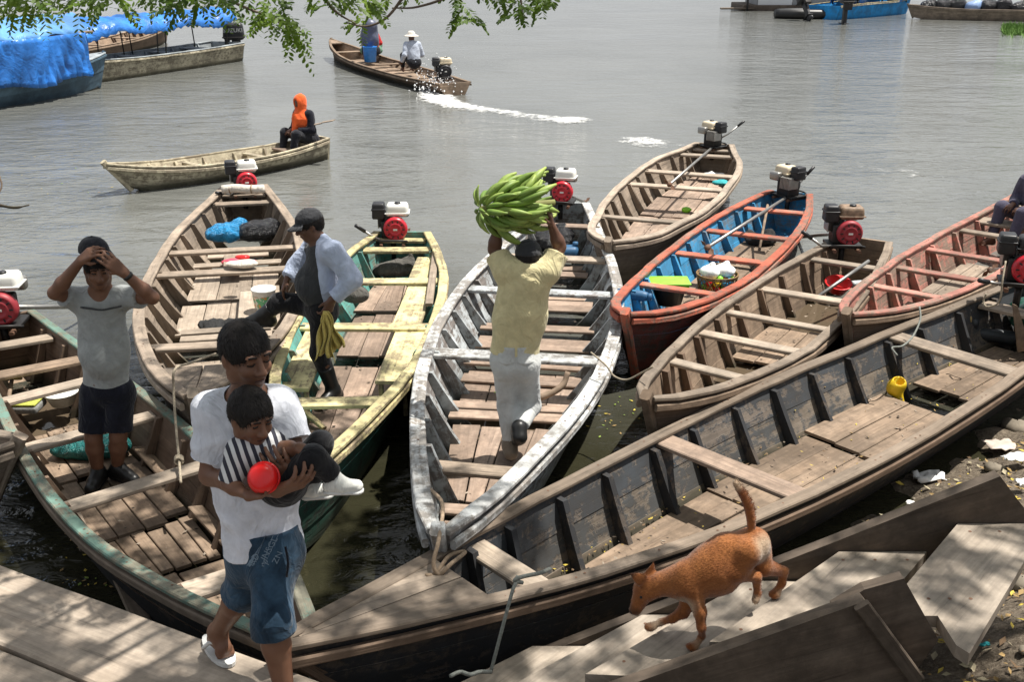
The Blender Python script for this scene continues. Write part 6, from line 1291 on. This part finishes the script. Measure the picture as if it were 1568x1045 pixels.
bb = Boat('bright blue boat with blue tarpaulin and yellow trim at the top right', (p1.x + .3, p1.y + .6), (p0.x - .1, p0.y + .9), [(0, .1), (.12, .6), (.35, .85), (.7, .95), (1, .9)], name='covered_boat', group='boats out on the river', zs=(.95, .7, .62), kb=.75, out=M['bright_blue'], inn=M['bright_blue'], cap=M['yellow_w'], rail=M['cream'], rib=M['bright_blue'], thw=M['slate'], flo=M['slate'], ribs=even(.2, .9, 5), thwarts=[(.5, .4)], floors=[(.2, .9, 3)], nst=2, deck=.15)
L = bb.L
def bt(u, v): x = 2 * v - 1; return ((.18 + u * .6) * L, x * .85, 1.5 + .35 * (1 - x * x) + wob(u, v, 1) - (.8 * max(0, abs(x) - .8) * 5 * (.5 + .5 * math.sin(u * 8))))
cloth_grid('tarp', bt, 40, 14, TARP, bb.root)
for t in (.2, .5, .78):
    for s_ in (1, -1): tube('post', [(t * L, s_ * .7, .6), (t * L, s_ * .7, 1.55)], .03, M['iron'], bb.root, 6)
p = atz(1294, 26, .3); outboard((p.x, p.y, .75), R(0), 'upright black outboard on the bright blue boat', 1.5)
p0, p1 = atz(1394, 24, .15), atz(1600, 30, .15)
gl_ = Boat('long low grey boat loaded with dark goods at the top right corner', (p0.x, p0.y + .5), (p1.x + 2, p1.y + 1.0), [(0, .1), (.1, .5), (.3, .75), (.7, .8), (1, .7)], group='boats out on the river', zs=(.65, .5, .55), out=M['grey'], inn=M['grey'], cap=M['grey'], rib=M['grey_d'], thw=M['grey'], flo=M['grey'], ribs=even(.15, .9, 8), thwarts=[(.2, .3)], floors=[(.2, .9, 3)], nst=2)
for i in range(7):
    p = gl_.world(.12 + .09 * i, .1 * (i % 3 - 1), .4); lump('cargo_bundle', 'bundle', (p.x, p.y, .3), ['dark bundle', 'black bundle', 'small dark bundle', 'pale blue bundle', 'charcoal bundle', 'long dark bundle', 'broad black bundle'][i] + ' loaded in the long grey boat, ' + ['nearest its bow', 'second from its bow', 'third from its bow', 'in the middle', 'just right of the pale blue one', 'second last in the row', 'at the right edge'][i], 'bundle', [((0, 0, .3), (.4, .35, .3 + .12 * (i % 3))), ((.2, .1, .45), (.25, .25, .2))], plain('blue_grey_tarp', (.2, .3, .5), .5) if i == 3 else PL['blackb'], .03, 8, .03, i)
# marsh grass in the corner
V, F = [], []; r = random.Random(3)
for i in range(2600):
    px_ = 1535 + abs(r.gauss(0, 1)) * 40; p_ = atz(px_, 47 + r.gauss(0, 3) , 0); h = r.uniform(.1, .3); a = r.uniform(0, 6.28); d = Vector((math.cos(a), math.sin(a), 0)) * .03; tip = Vector((r.uniform(-.15, .15), r.uniform(-.15, .15), h)); n0 = len(V); V += [p_ - d, p_ + d, p_ + tip]; F.append((n0, n0 + 1, n0 + 2))
tag(mesh('floating_grass', V, F, plain('marsh_grass', (.1, .2, .03), .7)), 'bright green floating grass at the right edge', 'grass', None, 'stuff')

# ---- wake foam: churned water standing a little proud of the river
def foam_mat():
    k = N('wake_foam'); ob = k.coord('Object'); n = k.noise(k.mapv(ob, (1.0, 1.6, 1)), 3.2, 7, .78, .5); at = k.n.new('ShaderNodeAttribute'); at.attribute_name = 'dens'
    m = k.ramp(k.math('ADD', n, k.math('MULTIPLY', at.outputs['Fac'], .55)), [(.76, 0), (1.12, .85)])
    k.col((.82, .82, .8)); k.set(Roughness=.7); tr = k.n.new('ShaderNodeBsdfTransparent'); mx_ = k.n.new('ShaderNodeMixShader'); k.lk(m, mx_.inputs[0]); k.lk(tr.outputs[0], mx_.inputs[1]); k.lk(k.b.outputs[0], mx_.inputs[2]); k.lk(mx_.outputs[0], k.n['Material Output'].inputs[0]); k.bump(n, .6, .05); return k.m
FM = foam_mat()
def wake(px, widths, label, dens):
    P = spline([atz(x, y, 0) for x, y in px], 12); n = len(P); V, F, D_ = [], [], []; m = 14
    for i, p_ in enumerate(P):
        t = (P[min(i + 1, n - 1)] - P[max(i - 1, 0)]).normalized(); s_ = Vector((-t.y, t.x, 0)); f = i / (n - 1); w_ = float(np.interp(f, np.linspace(0, 1, len(widths)), widths)); dd = float(np.interp(f, np.linspace(0, 1, len(dens)), dens))
        for j in range(m + 1):
            x = 2 * j / m - 1; ed = 1 - x * x; q = p_ + s_ * x * w_; q.z = .006 + .07 * dd * ed * (.5 + .5 * math.sin(i * 1.9 + j * 2.3) * math.sin(i * .7 - j)); V.append(q); D_.append(dd * ed * min(1, i / 3, (n - 1 - i) / 3))
    for i in range(n - 1):
        for j in range(m): a = i * (m + 1) + j; F.append((a, a + 1, a + m + 2, a + m + 1))
    o = mesh('wake_foam', V, F, FM, None, None, True); at = o.data.attributes.new('dens', 'FLOAT', 'POINT'); at.data.foreach_set('value', D_); return tag(o, label, 'foam', None, 'stuff')
wake([(664, 132), (668, 150), (700, 163), (760, 171), (820, 180), (880, 186), (905, 190)], [.4, .65, .6, .5, .55, .8, .3], 'white wake churned up behind the motoring boat', [.8, 1, .85, .65, .6, .8, .1])
wake([(940, 212), (975, 216), (1010, 221), (1060, 224)], [.4, .7, .7, .3], 'fainter patch of foam beyond the outer grey boat', [.3, .7, .6, .3])
wake([(1270, 268), (1330, 262), (1400, 268), (1470, 275)], [.6, 1.2, 1.2, .6], 'thin trail of bubbles on the river at right', [.1, .35, .4, .1])
V, F = [], []; r = random.Random(8); base = atz(672, 140, 0)
for i in range(420):
    h = abs(r.gauss(0, .28)); c = base + Vector((r.gauss(0, .28), r.gauss(0, .5), h)); s_ = r.uniform(.008, .03) * (1 if h < .3 else .6); n0 = len(V)
    V += [c + Vector(q) * s_ for q in ((1, 0, 0), (-1, 0, 0), (0, 1, 0), (0, -1, 0), (0, 0, 1.3), (0, 0, -1.3))]; F += [tuple(n0 + a for a in f) for f in ((0, 2, 4), (2, 1, 4), (1, 3, 4), (3, 0, 4), (2, 0, 5), (1, 2, 5), (3, 1, 5), (0, 3, 5))]
tag(mesh('propeller_spray', V, F, plain('spray_drops', (.8, .8, .8), .3)), 'spray thrown up at the propeller of the motoring boat', 'spray', None, 'stuff')

# ================================================================ the tree over the landing
def leafmat(name, a, b):
    k = N(name); n = k.noise(k.coord('Object'), 3.5, 3, .6); k.col(k.mix(k.ramp(n, [(.35, 0), (.65, 1)]), a, b)); k.set(Roughness=.5, Specular_IOR_Level=.3)
    tr = k.n.new('ShaderNodeBsdfTranslucent'); k.lk(k.mix(.5, k.b.inputs['Base Color'].links[0].from_socket, (.22, .34, .03)), tr.inputs[0]); mx_ = k.n.new('ShaderNodeMixShader'); mx_.inputs[0].default_value = .4
    k.lk(k.b.outputs[0], mx_.inputs[1]); k.lk(tr.outputs[0], mx_.inputs[2]); k.lk(mx_.outputs[0], k.n['Material Output'].inputs[0]); return k.m
LF = leafmat('tree_leaf', (.035, .085, .01), (.15, .24, .02))
bark = plain('tree_bark', (.13, .1, .075), .9, 0, .4, 14, .8)
tr_ = empty('shade_tree', (-4.6, -2.2, .5), 0, 'spreading tree whose leafy branches hang in along the top edge', 'tree'); TO = Vector((-4.6, -2.2, .5))
r = random.Random(21)
def limb(name, pts, r0, r1, seg=9):
    P = spline(pts, 6); n = len(P); return tube(name, [p - TO for p in P], [r0 + (r1 - r0) * i / (n - 1) for i in range(n)], bark, tr_, seg)
limb('trunk', [(-4.6, -2.2, .3), (-4.4, -2.0, 2.2), (-3.9, -1.5, 4.2), (-3.2, -.6, 5.6)], .34, .2, 12)
tips = [(-1.2, 3.6, 6.8), (.6, 4.6, 7.4), (2.4, 4.2, 7.6), (3.8, 4.0, 7.3), (-.6, 6.2, 6.6), (1.2, 6.6, 7.2), (3.0, 1.6, 7.6), (-3.6, 3.0, 6.4)]
for i, t in enumerate(tips): m_ = lerp(Vector((-3.2, -.6, 5.6)), Vector(t), .5) + Vector((r.uniform(-.3, .3), r.uniform(-.3, .3), .5)); limb('limb', [(-3.4, -.9, 5.2), tuple(m_), t], .11, .025, 8)
V, F = [], []
def leaf(c, d, n, l, w_):
    s_ = d.cross(n).normalized(); n0 = len(V); V.extend([c, c + d * l * .45 + s_ * w_, c + d * l * .8 + s_ * w_ * .8, c + d * l, c + d * l * .8 - s_ * w_ * .8, c + d * l * .45 - s_ * w_]); F.append((n0, n0 + 1, n0 + 2, n0 + 3)); F.append((n0, n0 + 3, n0 + 4, n0 + 5))
blobs = [(.6, 4.2, 7.4, 1.0), (1.5, 4.9, 7.6, .9), (-.2, 5.0, 7.0, .9), (2.6, 4.5, 7.7, .8), (3.6, 4.3, 7.4, .8), (-.5, 6.7, 6.9, .8), (.3, 7.5, 7.2, .7), (1.4, 3.6, 7.3, .8), (2.2, 3.4, 7.6, .7), (3.2, 3.3, 7.5, .7), (4.4, 4.6, 7.4, .7), (1.3, 7.9, 7.3, .55), (-1.5, 4.0, 6.6, .8), (-2.8, 3.2, 6.4, .9), (.5, 6.0, 7.2, .6), (4.2, 2.8, 7.2, .7), (-1.2, 2.2, 6.8, 1.0), (1.0, 1.8, 7.2, 1.0), (-3.0, .8, 6.6, 1.2), (2.2, 5.7, 7.6, .75), (1.9, 6.4, 7.5, .4), (-.6, 3.2, 7.0, .9), (.2, 2.6, 7.4, 1.0), (2.4, 2.2, 7.4, .9), (-2.0, 5.2, 6.6, .7), (4.8, 3.4, 7.4, .8), (1.6, .4, 7.4, 1.2), (-.5, .2, 7.2, 1.2), (3.8, .6, 7.4, 1.1)]
for (bx, by, bz, br) in blobs:
    for c_ in range(int(58 * br)):
        q = Vector((r.gauss(0, .55), r.gauss(0, .55), r.gauss(0, .3))) * br; cc = Vector((bx, by, bz)) + q - TO
        d0 = Vector((r.uniform(-1, 1), r.uniform(-1, 1), r.uniform(-.5, .1))).normalized(); sd = d0.cross(Vector((0, 0, 1))).normalized(); ln = r.uniform(.2, .34)
        for k in range(7):
            for s_ in (1, -1):
                dd = (sd * s_ + d0 * .5 + Vector((r.uniform(-.2, .2), r.uniform(-.2, .2), r.uniform(-.4, .1)))).normalized(); leaf(cc + d0 * ln * k / 7, dd, Vector((r.uniform(-.3, .3), r.uniform(-.3, .3), 1)), r.uniform(.06, .1), r.uniform(.016, .026))
ncan = len(F)
# sprays hanging into view: feathery leaves with paired leaflets
def spray(base, d, ln, npair, size, droop=.5):
    p_ = Vector(base); d = d.normalized(); st_ = ln / npair
    for k in range(npair + 1):
        d = (d + Vector((0, 0, -droop * .12))).normalized(); p2 = p_ + d * st_; sd = d.cross(Vector((0, -.4, 1))).normalized(); f = .75 + .5 * math.sin(math.pi * min(1, (k + 1) / (npair + 1)))
        for s_ in (1, -1):
            dd = (sd * s_ * .95 + d * .55 + Vector((r.uniform(-.2, .2), r.uniform(-.25, .25), r.uniform(-.35, .1)))).normalized(); nn = (Vector((0, -.35, 1)) + Vector((r.uniform(-.6, .6), r.uniform(-.6, .6), 0))).normalized(); leaf(p_ - TO, dd, nn, size * f * r.uniform(.85, 1.15), size * .24 * f)
        p_ = p2
twigs = []
def droop(px_, py_, Y, n, spread=60, ln=(.1, .18), size=.034, ang=(-1, 1)):
    for i in range(n):
        base = aty(px_ + r.gauss(0, spread * .35), py_ - 6 + r.uniform(-18, 10), Y + r.uniform(-.3, .3)); d = Vector((r.uniform(*ang), r.uniform(-.6, .6), r.uniform(-.9, .1))); spray(base, d, r.uniform(*ln), r.randrange(6, 10), size)
for (px_, py_, n, sp2) in ((0, -2, 9, 25), (22, -2, 8, 25), (48, 4, 8, 22), (66, -4, 4, 14), (128, -4, 4, 16), (152, 4, 7, 22), (178, 2, 6, 16), (120, 0, 4, 12), (232, -8, 3, 20), (252, -2, 7, 20), (272, 4, 8, 22), (292, -4, 5, 18), (322, -6, 4, 16), (345, -12, 5, 18), (376, -8, 6, 20), (404, 8, 7, 16), (426, 24, 7, 14), (440, 46, 6, 9), (446, 66, 3, 6), (412, 36, 3, 10)): droop(px_, py_, 4.6, max(3, int(n * 1.15)), sp2, size=.028)
for (px_, py_, n, sp2) in ((486, -4, 4, 14), (508, 2, 6, 18), (528, 12, 5, 16), (548, 28, 3, 10), (560, 2, 4, 20), (578, 14, 4, 14), (590, -4, 4, 16), (628, -10, 3, 16), (698, 4, 6, 12), (706, 22, 4, 9), (724, 30, 2, 8), (742, -6, 3, 14), (760, -10, 2, 14), (788, 4, 6, 10), (794, 20, 5, 9), (820, -4, 4, 10), (832, 8, 4, 8), (848, -2, 3, 8)): droop(px_, py_, 4.8, max(3, int(n * 1.15)), sp2, (.06, .12), .027)
tag(mesh('crown', V, F, LF, tr_, None, False), None)
for pts in (((330, -60), (350, -5), (385, 15), (420, 28), (448, 60)), ((640, -40), (615, -2), (590, 28), (560, 40), (530, 34)), ((470, -40), (500, 2), (520, 22), (545, 36)), ((700, -50), (690, -10), (640, 10), (600, 12)), ((0, -60), (20, -20), (60, -5), (100, 0)), ((790, -50), (796, -10), (800, 18)), ((150, -50), (160, -15), (180, 5)), ((260, -50), (275, -15), (300, 0))):
    P = [aty(x, y, 4.7) for x, y in pts]; n = len(P); V2, F2, U2 = tube_data([p - TO for p in spline(P, 5)], [.009 - .006 * i / ((n - 1) * 5) for i in range((n - 1) * 5 + 1)], 5); mesh('twig', V2, F2, bark, tr_, None, True)
    m0 = P[0]; limb('bough', [tuple(lerp(Vector((-3.2, -.6, 5.6)), m0, .3) + Vector((0, 0, .4))), tuple(lerp(Vector((-3.2, -.6, 5.6)), m0, .75) + Vector((0, 0, .4))), tuple(m0)], .05, .009, 6)
